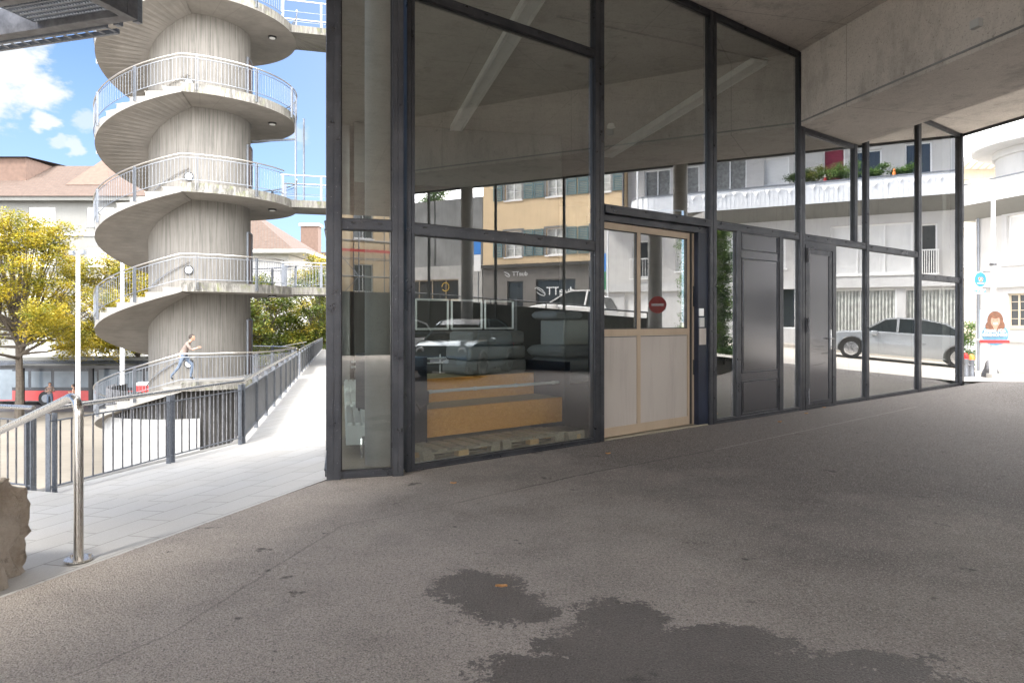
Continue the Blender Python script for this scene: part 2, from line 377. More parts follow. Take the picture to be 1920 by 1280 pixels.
M['yellow'] = paint('yellow_plastic', (.7, .45, .03), .5, 0, .05)
M['green'] = paint('green_plastic', (.03, .20, .10), .5, 0, .05)
M['silver_car'] = paint('silver_car_paint', (.36, .38, .40), .25, .5, .02, rn=0)
M['white_car'] = paint('white_car_paint', (.7, .7, .7), .18, 0, .01, rn=0)
M['teal_car'] = paint('grey_blue_car_paint', (.10, .14, .16), .16, .4, .02, rn=0)
M['chrome'] = paint('chrome', (.7, .7, .7), .1, 1, .02)
M['lamp_glass'] = paint('headlamp_glass', (.55, .57, .6), .1, .5, .1)
M['tail'] = paint('tail_lamp_red', (.4, .01, .01), .15, 0, .1)
def wood(name, c0, c1, sx=1.2, rot=0):
    t = NT(name); v = t.map((sx, 14, 14), rot=(0, 0, rot)); n = t.noise(2.2, 7, .65, v, 1.2); n2 = t.noise(1, 3)
    c = t.mix(t.ramp(n, [(.3, 0.), (.7, 1.)]), c0, c1); c = t.mix(t.ramp(n2, [(.4, 0.), (.8, .3)]), c, tuple(x*.7 for x in c0))
    t.set('Base Color', c); t.set('Roughness', .42); t.bump(n, .1, .003); return t.m
AF = atan2(D1.y, D1.x)
M['beech'] = wood('varnished_beech_board', (.62, .25, .035), (.86, .44, .11), 1.0, -AF)
M['beech_top'] = wood('dusty_plywood_tread', (.22, .19, .12), (.36, .32, .22), 1.0, -AF)
M['pallet'] = wood('weathered_pallet_wood', (.27, .225, .17), (.52, .45, .35), 1.5, -AF)
M['pallet_new'] = wood('fresh_pallet_block', (.60, .36, .16), (.75, .52, .28), 1.5, -AF)
M['floor_wood'] = wood('dusty_screed_floor', (.16, .14, .10), (.27, .24, .18), .5, 0)
def roof_mat():
    t = NT('clay_roof_tiles'); s = t.sep(); n = t.noise(3, 5, .6)
    c = t.mix(t.ramp(n, [(.3, 0.), (.75, 1.)]), (.050, .036, .029), (.085, .062, .049))
    row = t.math('FRACT', t.math('DIVIDE', s[2], .23)); r = t.math('LESS_THAN', row, .22)
    cl = t.math('LESS_THAN', t.math('FRACT', t.math('DIVIDE', t.math('ADD', s[0], t.math('MULTIPLY', s[1], .35)), .3)), .2)
    k = t.math('MAXIMUM', r, cl); c = t.mix(t.math('MULTIPLY', k, .6), c, (.07, .035, .022))
    w = t.N.new('ShaderNodeTexWhiteNoise'); t.L.new(t.map((3.3, 3.3, 4.35)), w.inputs[0])
    t.set('Base Color', c); t.set('Roughness', .85); t.bump(t.math('ADD', row, n), .6, .06); return t.m
M['roof'] = roof_mat()
M['salmon'] = paint('salmon_brick', (.10, .062, .046), .8, 0, .15, 3)
M['ladder'] = M['galv']
def asphalt():
    t = NT('worn_asphalt'); s = t.sep()
    n1 = t.noise(.35, 5, .6); n2 = t.noise(1.7, 6, .65); n3 = t.noise(105, 3, .85); n4 = t.noise(48, 5, .75); v = t.vor(95)
    base = t.mix(t.ramp(n1, [(.35, 0.), (.65, 1.)]), (.39, .34, .295), (.49, .43, .375))
    base = t.mix(t.ramp(n2, [(.48, 0.), (.72, .55)]), base, (.20, .172, .15))
    # traffic grime with the canopy shade painted into the colour, darker right and back
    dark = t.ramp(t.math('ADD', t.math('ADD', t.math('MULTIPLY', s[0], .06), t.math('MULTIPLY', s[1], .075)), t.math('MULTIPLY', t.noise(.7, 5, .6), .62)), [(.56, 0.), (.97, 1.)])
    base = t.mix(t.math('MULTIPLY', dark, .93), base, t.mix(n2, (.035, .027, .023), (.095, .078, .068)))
    base = t.mix(t.ramp(n3, [(.34, .85), (.46, 0.)]), base, (.05, .045, .04)); base = t.mix(t.ramp(n3, [(.56, 0.), (.66, .65)]), base, (.58, .54, .50))
    base = t.mix(t.ramp(n4, [(.36, .55), (.48, 0.)]), base, (.06, .055, .05))
    cell = t.N.new('ShaderNodeTexVoronoi'); cell.inputs['Scale'].default_value = 125; t.L.new(t.tc.outputs['Object'], cell.inputs[0]); cs_ = t.N.new('ShaderNodeSeparateXYZ'); t.L.new(cell.outputs['Color'], cs_.inputs[0])
    base = t.mix(t.ramp(cs_.outputs[0], [(.0, .42), (.32, 0.)]), base, (.045, .038, .033)); base = t.mix(t.ramp(cs_.outputs[1], [(.76, 0.), (1., .38)]), base, (.62, .56, .50))
    # oily spots
    ov = t.noise(3.1, 6, .65, t.map(loc=(3.1, 9.2, 0))); base = t.mix(t.ramp(ov, [(.64, 0.), (.68, .75)]), base, (.04, .034, .03))
    # damp patches
    dn = t.noise(7.5, 10, .7); dn2 = t.noise(30, 6, .75); tot = None
    for cx, cy, rx, ry in ((-.20, 3.98, .27, .27), (-.05, 3.72, .25, .25), (.12, 3.62, .14, .12), (.56, 3.55, .26, .26), (.62, 3.22, .55, .26), (.2, 2.98, .38, .22), (1.02, 3.3, .38, .2), (1.0, 2.9, 1.0, .36), (1.62, 3.12, .2, .1), (1.75, 3.02, .16, .07)):
        d = t.N.new('ShaderNodeVectorMath'); d.operation = 'LENGTH'; t.L.new(t.map((1/rx, 1/ry, 0), (-cx/rx, -cy/ry, 0)), d.inputs[0])
        q = d.outputs['Value']; tot = q if tot is None else t.math('MINIMUM', tot, q)
    tot = t.math('ADD', tot, t.math('ADD', t.math('MULTIPLY', t.math('SUBTRACT', dn, .5), 1.9), t.math('ADD', t.math('MULTIPLY', t.math('SUBTRACT', dn2, .5), .9), t.math('MULTIPLY', t.math('SUBTRACT', n4, .5), .7))))
    wet = t.ramp(tot, [(.94, 1.), (.98, 0.)]); base = t.mix(t.math('MULTIPLY', wet, t.ramp(n2, [(.35, .85), (.65, .62)])), base, (.05, .042, .036))
    base = t.mix(t.math('MULTIPLY', wet, t.ramp(n3, [(.55, 0.), (.63, .5)])), base, (.33, .29, .26))
    # seams (segment distance)
    def seg(p, q, w, wob=.03):
        p = Vector(p); q = Vector(q); a = atan2((q-p).y, (q-p).x); Ln = (q-p).length
        mp = t.N.new('ShaderNodeVectorMath'); mp.operation = 'SUBTRACT'; t.L.new(t.tc.outputs['Object'], mp.inputs[0]); mp.inputs[1].default_value = (p.x, p.y, 0)
        o = t.sep(t.map(rot=(0, 0, -a), src=mp.outputs[0]))
        dy = t.math('ABSOLUTE', t.math('ADD', o[1], t.math('MULTIPLY', t.math('SUBTRACT', t.noise(3, 6, .7), .5), wob*4)))
        k = t.math('LESS_THAN', dy, w); k = t.math('MULTIPLY', k, t.math('GREATER_THAN', o[0], 0)); return t.math('MULTIPLY', k, t.math('LESS_THAN', o[0], Ln))
    g = lambda px, py: ((px-960)/1280*1984/(py-600), 1984/(py-600))
    ks = [seg(g(860, 942), g(1110, 885), .012), seg(g(1110, 885), g(1340, 843), .010, .02), seg(g(330, 1180), g(640, 985), .010, .03), seg(g(640, 985), g(860, 942), .007), seg(g(120, 1275), g(330, 1180), .008)]
    k = ks[0]
    for q in ks[1:]: k = t.math('MAXIMUM', k, q)
    base = t.mix(t.math('MULTIPLY', k, t.ramp(s[0], [(.0, .28), (.25, .75)])), base, (.03, .026, .022))
    kl = seg(g(1340, 843), g(1720, 762), .012, .012); base = t.mix(t.math('MULTIPLY', kl, .5), base, (.30, .28, .26))
    t.set('Base Color', base); t.set('Roughness', t.mix(wet, .76, .5)); t.set('Specular IOR Level', .5)
    t.bump(t.math('ADD', t.math('ADD', n3, t.math('MULTIPLY', v, .6)), t.math('MULTIPLY', n4, .7)), .9, .012); return t.m
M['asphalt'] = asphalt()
def street_mat():
    t = NT('pale_worn_road'); n = t.noise(.5, 5); n3 = t.noise(140, 3, .8)
    c = t.mix(t.ramp(n, [(.3, 0.), (.7, 1.)]), (.42, .385, .34), (.52, .48, .43)); c = t.mix(t.ramp(n3, [(.35, .4), (.5, 0.)]), c, (.18, .17, .15))
    t.set('Base Color', c); t.set('Roughness', .85); t.bump(n3, .4, .006); return t.m
M['street'] = street_mat()
def granite():
    t = NT('pale_granite_slabs'); n3 = t.noise(120, 3, .8); n1 = t.noise(1.1, 6)
    v = t.map(rot=(0, 0, R(-70)))
    br = t.N.new('ShaderNodeTexBrick'); t.L.new(v, br.inputs[0]); br.inputs['Scale'].default_value = 1; br.inputs['Mortar Size'].default_value = .006
    br.inputs['Brick Width'].default_value = .62; br.inputs['Row Height'].default_value = .31; br.inputs['Color1'].default_value = (.42, .41, .395, 1); br.inputs['Color2'].default_value = (.46, .452, .44, 1); br.inputs['Mortar'].default_value = (.22, .21, .19, 1); br.offset = .37; br.inputs['Mortar Smooth'].default_value = .2
    c = t.mix(t.ramp(n1, [(.35, .35), (.6, 0.)]), br.outputs[0], (.42, .39, .35)); c = t.mix(t.ramp(n3, [(.32, .5), (.45, 0.)]), c, (.3, .29, .27)); c = t.mix(t.ramp(n3, [(.6, 0.), (.7, .6)]), c, (.75, .74, .72))
    t.set('Base Color', c); t.set('Roughness', .75); t.bump(t.math('SUBTRACT', n3, t.math('MULTIPLY', br.outputs['Fac'], 1.5)), .35, .006); return t.m
M['granite'] = granite()
def plaza():
    t = NT('sandy_plaza_paving'); n = t.noise(.4, 5); s = t.sep(t.map(rot=(0, 0, R(14))))
    l = t.line(s[1], .5, .04); l2 = t.line(s[0], 1.2, .04)
    c = t.mix(t.ramp(n, [(.3, 0.), (.7, 1.)]), (.125, .110, .089), (.16, .142, .116)); c = t.mix(t.math('MULTIPLY', t.math('MAXIMUM', l, l2), .35), c, (.2, .18, .15))
    t.set('Base Color', c); t.set('Roughness', .85); return t.m
M['plaza'] = plaza()
M['road_dark'] = paint('dark_bus_lane', (.07, .07, .075), .8, 0, .15, 1, .3)
def stone():
    t = NT('rough_sandstone'); n = t.noise(3.2, 9, .7); n2 = t.noise(14, 7, .75)
    c = t.mix(t.ramp(n, [(.3, 0.), (.65, 1.)]), (.36, .285, .215), (.62, .55, .47)); c = t.mix(t.ramp(n2, [(.3, .6), (.45, 0.)]), c, (.10, .08, .065))
    t.set('Base Color', c); t.set('Roughness', .95); t.bump(t.math('ADD', n, n2), .9, .05); return t.m
M['stone'] = stone()
def leaf(name, a, b, c, s_=.9):
    t = NT(name); n = t.noise(s_, 4, .65); n2 = t.noise(9, 2)
    q = t.math('ADD', t.math('MULTIPLY', n, .75), t.math('MULTIPLY', n2, .25))
    t.set('Base Color', t.ramp(q, [(.38, a), (.5, b), (.62, c)])); t.set('Roughness', .55)
    tr = t.N.new('ShaderNodeBsdfTranslucent'); mx = t.N.new('ShaderNodeMixShader'); mx.inputs[0].default_value = .35
    t.L.new(t.ramp(q, [(.38, a), (.5, b), (.62, c)]), tr.inputs[0]); t.L.new(t.b.outputs[0], mx.inputs[1]); t.L.new(tr.outputs[0], mx.inputs[2]); t.L.new(mx.outputs[0], t.out.inputs[0]); return t.m
M['leaf_yellow'] = leaf('autumn_yellow_leaves', (.085, .11, .010), (.25, .21, .013), (.42, .30, .02))
M['leaf_mixed'] = leaf('green_yellow_leaves', (.03, .055, .01), (.09, .12, .012), (.26, .20, .018), .8)
M['leaf_green'] = leaf('dark_green_leaves', (.02, .045, .01), (.045, .08, .015), (.10, .13, .02))
M['leaf_ivy'] = leaf('ivy_leaves', (.03, .08, .018), (.08, .16, .035), (.20, .28, .07), 2)
M['bark'] = paint('grey_bark', (.085, .07, .055), .9, 0, .3, 6, .4)
M['radiator'] = paint('radiator_white', (.52, .55, .55), .4, 0, .05)
def silver_foil():
    t = NT('silver_padded_foil'); n = t.noise(6, 6, .65, t.map((1, 1, 2.5)), 2.2)
    t.set('Base Color', (.46, .47, .48)); t.set('Metallic', .55); t.set('Roughness', .36); t.bump(n, .9, .05); return t.m
M['foil'] = silver_foil()
M['box_grey'] = paint('pale_grey_plastic_box', (.42, .42, .41), .5, 0, .05)
M['mat_grey'] = paint('grey_vinyl_mat', (.19, .19, .19), .45, 0, .1, 4)
M['skin'] = paint('skin', (.50, .29, .20), .55, 0, .06)
M['hair'] = paint('dark_hair', (.04, .03, .025), .7, 0, .2)
M['shirt'] = paint('brown_beige_top', (.20, .155, .135), .9, 0, .2, 8)
M['jeans'] = paint('blue_grey_jeans', (.10, .13, .18), .9, 0, .2, 8)
M['cloth_black'] = paint('black_clothing', (.02, .02, .022), .9, 0, .2, 8)
# ------------------------------------------------------------------ ground
def sstep(a, b, x):
    x = max(0, min(1, (x-a)/(b-a))); return x*x*(3-2*x)
b = MB(); b.sheet([(-1600, -1600, -4.3), (1600, -1600, -4.3), (1600, 1600, -4.3), (-1600, 1600, -4.3)])
struct(b.build('plaza_ground', M['plaza'])); 
b = MB()
b.sheet([(-140, 43.5, -4.28), (10, 43.5, -4.28), (10, 54, -4.28), (-140, 54, -4.28)]); struct(b.build('bus_lane', M['road_dark']))
def grid(name, ts, wf, nw, zf, mat):
    b = MB(); k = 0
    for t in ts:
        w0, w1 = wf(t)
        for j in range(nw+1):
            w = w0+(w1-w0)*j/nw; b.v.append(Vector(xfS(t, w, zf(t, w))))
    for i in range(len(ts)-1):
        for j in range(nw): b.f.append((i*(nw+1)+j, i*(nw+1)+j+1, (i+1)*(nw+1)+j+1, (i+1)*(nw+1)+j))
    return struct(b.build(name, mat, smooth=True))
grid('street', [-80+i*2 for i in range(79)], lambda t: (0, 60), 12, lambda t, w: max(-4.2, street_z(t)), M['street'])
grid('street', [-60+i*2 for i in range(30)]+[-.3], lambda t: (-.15, 0), 1, lambda t, w: max(-4.2, street_z(t)), M['street'])
def asph_w(t):
    if t <= 6.1: return (-13.63*t/6.1-.05, 0)
    if t <= 6.25: return (-14.4, 0)
    return (-14.43-.685*(t-6.248), 0)
def asph_z(t, w):
    wf = -13.63*t/6.1 if t < 6.1 else -14
    return sstep(-3, 0, w)*sstep(0, 1.5, w-wf)*street_z(t)*(1-sstep(4.2, 5.8, t))
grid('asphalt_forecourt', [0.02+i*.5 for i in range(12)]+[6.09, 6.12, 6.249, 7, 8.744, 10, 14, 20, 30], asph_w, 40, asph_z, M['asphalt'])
# sidewalk in front of the houses across the street (a kerb of 12 cm)
b = MB()
for i in range(36):
    t0 = -14+i*1.5; b.add([xfS(t, w, street_z(t)+dz) for t in (t0, t0+1.5) for w, dz in ((9.2, -.3), (9.2, .12), (12, .12), (12, -.3))], [(0, 1, 5, 4), (1, 2, 6, 5), (2, 3, 7, 6)])
struct(b.build('sidewalk', M['street']))
# sloping granite walkway, with a concrete edge and a wall down to the plaza
Rg = [(-5.2, -2.6, 0), (-2.86, 3.815, 0), (-1.807, 6.65, 0), (-2.62, 9.9, -.12), (-5.64, 22, -.35), (-13.2, 52, -.65), (-19.7, 78, -.9)]
Lf = [(-9.4, -1.4, -.05), (-7.6, 4.2, -.17), (-6.4, 7.5, -.27), (-3.95, 9.9, -.23), (-7.05, 22.25, -.36), (-14.5, 52, -.65), (-21, 78, -.9)]
Lf[2:3] = [(-6.5, 7.7, -.27), (-4.95, 7.12, -.25)]; Rg[2:3] = [(-2.2, 5.59, 0), (-1.807, 6.65, 0)]
b = MB()
for i in range(len(Rg)-1): b.add([Rg[i], Rg[i+1], Lf[i+1], Lf[i]], [(0, 1, 2), (0, 2, 3)])
struct(b.build('granite_walkway', M['granite']))
b = MB()
for i in range(len(Lf)-1):
    p, q = Vector(Lf[i]), Vector(Lf[i+1]); n = Vector((-(q-p).y, (q-p).x, 0)).normalized()*.12
    top = .03; vs = [p+n*-.0+Vector((0, 0, -.002)), q+Vector((0, 0, -.002)), q+n, p+n]
    b.add([p+Vector((0, 0, .004)), q+Vector((0, 0, .004)), q+n+Vector((0, 0, .004)), p+n+Vector((0, 0, .004)), (p.x, p.y, -4.3), (q.x, q.y, -4.3), (q.x+n.x, q.y+n.y, -4.3), (p.x+n.x, p.y+n.y, -4.3)],
          [(0, 1, 2, 3), (3, 2, 6, 7), (0, 1, 5, 4), (0, 3, 7, 4), (1, 2, 6, 5)])
struct(b.build('walkway_edge', M['step']))

# ------------------------------------------------------------------ concrete hall with glass front and canopy
hall = thing('concrete_building', 'raw concrete building with dark framed glass front and canopy over the forecourt', 'building', (K0.x, K0.y, 0))
def tf(w): return 6.1*(-w/13.63)
WB1, WB2 = -6.66, -4.79
b = MB(xfS).prism([(6.25, -14.6), (6.1, -13.63), (tf(WB1), WB1), (30, WB1), (30, -31.5), (24, -27.4), (6.5, -15.1)], 6.15, 6.6)
b.build('canopy_slab', M['conc_ceiling'], hall)
b = MB(xfS).prism([(tf(WB1), WB1), (tf(WB2), WB2), (30, WB2), (30, WB1)], 4.87, 6.62); bm_o = b.build('downstand_beam', M['conc_ceiling'], hall)
b = MB(xfS); b.box(tf(WB1)+.05, 30, WB1-.014, WB1, 4.925, 4.95); b.build('groove_shade_strip', M['conc_grey'], bm_o)  # raised grey strip stands in for the shade of the drip groove
b = MB(xfS).prism([(tf(WB2), WB2), (0, 0), (30, 0), (30, WB2)], 5.96, 6.61); cs = b.build('canopy_slab', M['conc_ceiling'], hall)
b = MB(xfS); b.box(-.02, 30, 0, .06, 5.90, 6.63); b.build('edge_trim', M['frame'], cs)
bx = MB(xfS); bx.box(6.3, 6.42, WB1-.07, WB1, 5.15, 5.25); bx.build('junction_box', M['box_grey'], bm_o)
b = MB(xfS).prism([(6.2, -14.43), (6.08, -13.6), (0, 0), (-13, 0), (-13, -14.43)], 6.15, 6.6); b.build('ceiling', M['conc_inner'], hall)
b = MB(xfS).prism([(6.2, -14.43), (6.08, -13.6), (0, 0), (-13, 0), (-13, -14.43)], 6.62, 7.0); b.box(-40, -13.01, -14.43, 0, 6.62, 17.6); b.build('upper_storeys', M['concrete'], hall)
b = MB(xfS).prism([(-3.4, -14.40), (-3.4, -14.1), (-13, -14.1), (-13, -.4), (-40, -.4), (-40, -14.40)], -4.3, 6.14); b.build('wall', M['concrete'], hall)
b = MB(xfS).box(-12.9, 0-.2, -.35, -.05, -.6, 6.14); b.build('wall', M['conc_inner'], hall)
b = MB(xfS).box(-3.3, -3.1, -14.0, -8.95, 4.75, 6.14); b.build('partition_wall', M['plaster_pale'], hall)
b = MB(xfS).box(-3.28, -3.12, -14.0, -9.0, .03, 4.74); b.build('partition_wall', M['conc_dark'], hall)
b = MB(xfS).prism([(6.2, -14.43), (6.08, -13.6), (0, 0), (-13, 0), (-13, -14.43)], -.4, .02); b.build('hall_floor', M['floor_wood'], hall)
# glazing --------------------------------------------------------
def post(xf, a, b_, z0, z1, o0=-.09, o1=.02, mat=None, name='mullion', ribs=True):
    m = MB(xf); m.box(a, b_, o0, o1, z0, z1)
    if ribs and b_-a > .07:
        m.box(a+.012, (a+b_)/2-.006, o1, o1+.007, z0+.003, z1-.003); m.box((a+b_)/2+.006, b_-.012, o1, o1+.007, z0+.003, z1-.003)
    return m.build(name, mat or M['frame'], hall)
def rail(xf, a, b_, z0, z1, o0=-.085, o1=.017, name='transom', slots=True, mat=None):
    m = MB(xf); m.box(a, b_, o0, o1, z0, z1)
    m.box(a, b_, o1, o1+.008, z1-.016, z1-.004); m.box(a, b_, o1, o1+.008, z0+.004, z0+.016)
    o = m.build(name, mat or M['frame'], hall)
    if slots:
        n = max(2, int((b_-a)/.7)+1)
        for i in range(n):
            c = a+.12+(b_-a-.24)*i/(n-1); MB(xf).box(c-.022, c+.022, o1, o1+.012, z1-.045, z1-.027).build('drain_cap', M['black'], o)
    return o
def pane(xf, a, b_, z0, z1, o=-.02, name='glass_pane', seal=True, mat=None, par=None):
    m = MB(xf); m.sheet([(a, o, z0), (b_, o, z0), (b_, o, z1), (a, o, z1)]); g = m.build(name, mat or M['glass'], par or hall)
    if seal:
        m = MB(xf); e = .012
        m.box(a, a+e, o+.001, o+.02, z0, z1); m.box(b_-e, b_, o+.001, o+.02, z0, z1); m.box(a+e, b_-e, o+.001, o+.02, z0, z0+e); m.box(a+e, b_-e, o+.001, o+.02, z1-e, z1)
        m.build('gasket', M['black'], g)
    return g
LJ = .745
# narrow corner pane
post(xfP, 0, .135, 0, 6.14, -.14, .05, name='corner_post'); post(xfP, .63, LJ-.005, 0, 6.14, -.1, .05)
rail(xfP, .135, .63, 2.44, 2.54); rail(xfP, .135, .63, .0, .07, slots=False); rail(xfP, .135, .63, 6.05, 6.14, slots=False)
pane(xfP, .135, .63, .07, 2.44); pane(xfP, .135, .63, 2.54, 6.05)
# left face along the walkway
s = 0.0; S_END = 9.5
for i in range(6):
    a = .14+i*1.87; 
    if i: post(xfL, a-.08, a, -.4, 6.13, -.12, .04)
    rail(xfL, a, a+1.79, 2.44, 2.54, slots=False); rail(xfL, a, a+1.79, -.4, .07, slots=False); rail(xfL, a, a+1.79, 6.05, 6.13, slots=False)
    if i < 5: pane(xfL, a, a+1.79, .07, 2.44, seal=False); pane(xfL, a, a+1.79, 2.54, 6.05, seal=False)
# street face
ZT = 6.14
post(xfF, -.02, .075, 0, ZT); post(xfF, 2.702-.03, 2.846, 0, ZT); post(xfF, 5.056, 5.24, 0, ZT)
post(xfF, 7.587, 7.779, 0, ZT if 0 else 6.13); post(xfF, 10.028, 10.161, 0, 5.95); post(xfF, 12.432, 12.597, 0, 5.95); post(xfF, 14.80, 14.93, 0, 5.95, -.2, .05, name='corner_post')
post(xfF, 9.554, 9.68, 3.03, 5.95)
S = .075, 2.672
rail(xfF, *S, 2.43, 2.545); rail(xfF, *S, 4.87, 4.97); rail(xfF, *S, 6.05, ZT, slots=False); rail(xfF, *S, 0, .06, slots=False)
pane(xfF, *S, .06, 2.43); pane(xfF, *S, 2.545, 4.87); pane(xfF, *S, 4.97, 6.05)
S = 2.846, 5.056
rail(xfF, *S, 2.92, 3.03, -.1, .05); rail(xfF, *S, 6.05, ZT, slots=False); pane(xfF, *S, 3.03, 6.05)
rail(xfF, S[0], S[1], 2.83, 2.915, -.3, -.03, name='lintel', slots=False)
S = 5.24, 7.587
rail(xfF, *S, 2.92, 3.03); rail(xfF, *S, 6.05, ZT, slots=False); rail(xfF, *S, 0, .06, slots=False); pane(xfF, *S, 3.03, 6.05)
post(xfF, 5.76, 5.873, .06, 2.92, ribs=False); post(xfF, 6.968, 7.082, .06, 2.92, ribs=False)
pane(xfF, 5.24, 5.76, .06, 2.92); pane(xfF, 7.082, 7.587, .06, 2.92)
S = 7.779, 9.554
rail(xfF, *S, 4.78, 4.865, slots=False); rail(xfF, S[0], 10.028, 2.92, 3.03); pane(xfF, *S, 3.03, 4.78); pane(xfF, 9.68, 10.028, 3.03, 5.88)
rail(xfF, 8.861, 10.028, 0, .06, slots=False); post(xfF, 8.79, 8.861, 0, 2.92, ribs=False); pane(xfF, 8.861, 10.028, .06, 2.92)
rail(xfF, 9.68, 10.028, 5.88, 5.955, slots=False)
S = 10.161, 12.432
rail(xfF, *S, 2.92-.02, 3.01); rail(xfF, *S, 0, .06, slots=False); rail(xfF, *S, 5.88, 5.955, slots=False); pane(xfF, *S, .06, 2.90); pane(xfF, *S, 3.01, 5.88)
S = 12.597, 14.80
rail(xfF, *S, 2.43, 2.545); rail(xfF, *S, 0, .06, slots=False); rail(xfF, *S, 5.88, 5.955, slots=False); pane(xfF, *S, .06, 2.43); pane(xfF, *S, 2.545, 5.88)
# dark sheet-metal panel bay
m = MB(xfF).box(5.873, 6.968, -.06, .0, .06, 2.92); pb = m.build('metal_panel', M['panel_dark'], hall)
m = MB(xfF)
for z0, z1 in ((.10, .58), (.74, 2.50), (2.66, 2.90)):
    for a0, a1, c0, c1 in ((5.90, 6.94, z0-.02, z0), (5.90, 6.94, z1, z1+.02), (5.90, 5.92, z0, z1), (6.92, 6.94, z0, z1)): m.box(a0, a1, 0, .014, c0, c1)
m.build('panel_frame', M['frame'], pb)
m = MB(xfF)
for z0, z1 in ((.12, .57), (.76, 2.49)): m.box(5.95, 6.89, .001, .008, z0, z1)
m.build('panel_sheet', M['panel_dark'], pb, bevel=.003)
# hinged metal door
m = MB(xfF); m.box(7.779, 7.845, -.06, .03, .0, 2.86); m.box(8.715, 8.788, -.06, .03, .0, 2.86); m.box(7.845, 8.715, -.06, .03, 2.79, 2.86); m.box(7.845, 8.715, -.06, .03, 0, .05)
m.box(7.779, 8.788, -.06, .02, 2.862, 2.918)
door = m.build('metal_door', M['frame'], hall)
m = MB(xfF); m.box(7.85, 8.71, -.05, .012, .055, 2.785); lf = m.build('door_leaf', M['panel_dark'], door)
m = MB(xfF); m.box(7.86, 8.70, .012, .024, .065, .14); m.box(7.86, 8.70, .012, .024, 2.70, 2.775); m.box(7.86, 7.92, .012, .024, .14, 2.70); m.box(8.60, 8.70, .012, .024, .14, 2.70); m.build('door_frame', M['frame'], door)
for z in (.23, 1.46, 2.67):
    m = MB(xfF); m.tube([(7.82, .06, z-.13), (7.82, .06, z-.003)], .017, 10); m.tube([(7.82, .06, z+.003), (7.82, .06, z+.13)], .017, 10); m.box(7.785, 7.86, .03, .046, z-.12, z+.12); m.build('hinge', M['steel'], door)
m = MB(xfF); m.box(8.63, 8.67, .024, .034, 1.03, 1.38); m.tube([(8.65, .03, 1.22), (8.65, .085, 1.22)], .012, 8); m.tube([(8.65, .085, 1.22), (8.53, .09, 1.22)], .011, 8); m.disc((xfF(8.65, .085, 1.22)), (NF.x, NF.y, 0), .024, .02); m.disc(xfF(8.76, .06, 1.22), (NF.x, NF.y, 0), .03, .05)
m.build('handle', M['chrome'], door, smooth=True)
m = MB(xfF)
random.seed(3)
for i in range(13):
    a = 7.93+random.random()*.5; z = .75+random.random()*.45; l = .05+random.random()*.28; m.box(a, a+l, .0125, .0135, z, z+.004)
m.build('scratch', M['black'], door)
# beige sliding gate, slightly out of line
ag = R(1.6); Dg = Vector((D1.x*cos(ag)-D1.y*sin(ag), D1.x*sin(ag)+D1.y*cos(ag))); Ng = Vector((Dg.y, -Dg.x)); og = Vector(xfF(2.85, -.06, 0)).xy
xfG = XF(og, Dg, Ng)
m = MB(xfG); W = 1.90
for a0, a1, c0, c1 in ((0, .055, .03, 2.82), (W-.055, W, .03, 2.82), (.055, W-.055, 2.735, 2.82), (.055, W-.055, .03, .15), (.055, W-.055, 1.34, 1.43), (.72, .79, .15, 1.34), (.72, .79, 1.43, 2.735)): m.box(a0, a1, -.05, .012, c0, c1)
gate = m.build('sliding_gate', M['beige'], hall)
for a0, a1 in ((.055, .72), (.79, W-.055)):
    m = MB(xfG); m.box(a0, a1, -.04, .002, .15, 1.34); gp = m.build('gate_panel', M['beige_panel'], gate)
    m = MB(xfG); m.box(a0+.002, a0+.008, .002, .004, .155, 1.335); m.box(a0+.01, a1-.01, .002, .004, 1.325, 1.333); m.build('panel_gap', M['black'], gp)
    pane(xfG, a0, a1, 1.43, 2.735, -.015, par=gate)
m = MB(xfG); m.box(W+.004, W+.04, -.06, .02, .03, 2.82); m.build('gate_strip', M['black'], gate)
m = MB(xfG); m.box(W+.042, W+.10, -.06, .03, .02, 2.82); gt = m.build('gate_jamb', M['beige'], gate)
m = MB(xfG)
for z0, z1 in ((1.75, 2.05), (.75, .97)): m.box(W+.05, W+.085, .03, .034, z0, z1)
m.build('slot', M['black'], gt)
m = MB(xfF); m.box(4.83, 5.054, -.22, -.005, .0, 2.83); nc = m.build('navy_post', M['navy'], hall)
m = MB(xfF); m.box(4.835, 4.925, -.005, .02, 1.61, 1.72); m.build('switch_plate', M['white'], nc, bevel=.004)
m = MB(xfF); m.box(4.835, 4.94, -.005, .02, 1.45, 1.585); kp = m.build('key_switch', M['box_grey'], nc, bevel=.004)
m = MB(xfF)
m.disc(xfF(4.887, .024, 1.52), (NF.x, NF.y, 0), .012, .01, 12)
for dx, dz in ((-.03, .02), (.03, .02), (0, -.04), (0, .035)): m.disc(xfF(4.887+dx, .022, 1.52+dz), (NF.x, NF.y, 0), .006, .008, 8)
m.build('key_hole', M['black'], kp)
m = MB(xfF); m.box(4.835, 4.99, -.005, .012, 1.19, 1.43); m.build('cover_plate', M['beige_panel'], nc, bevel=.004)

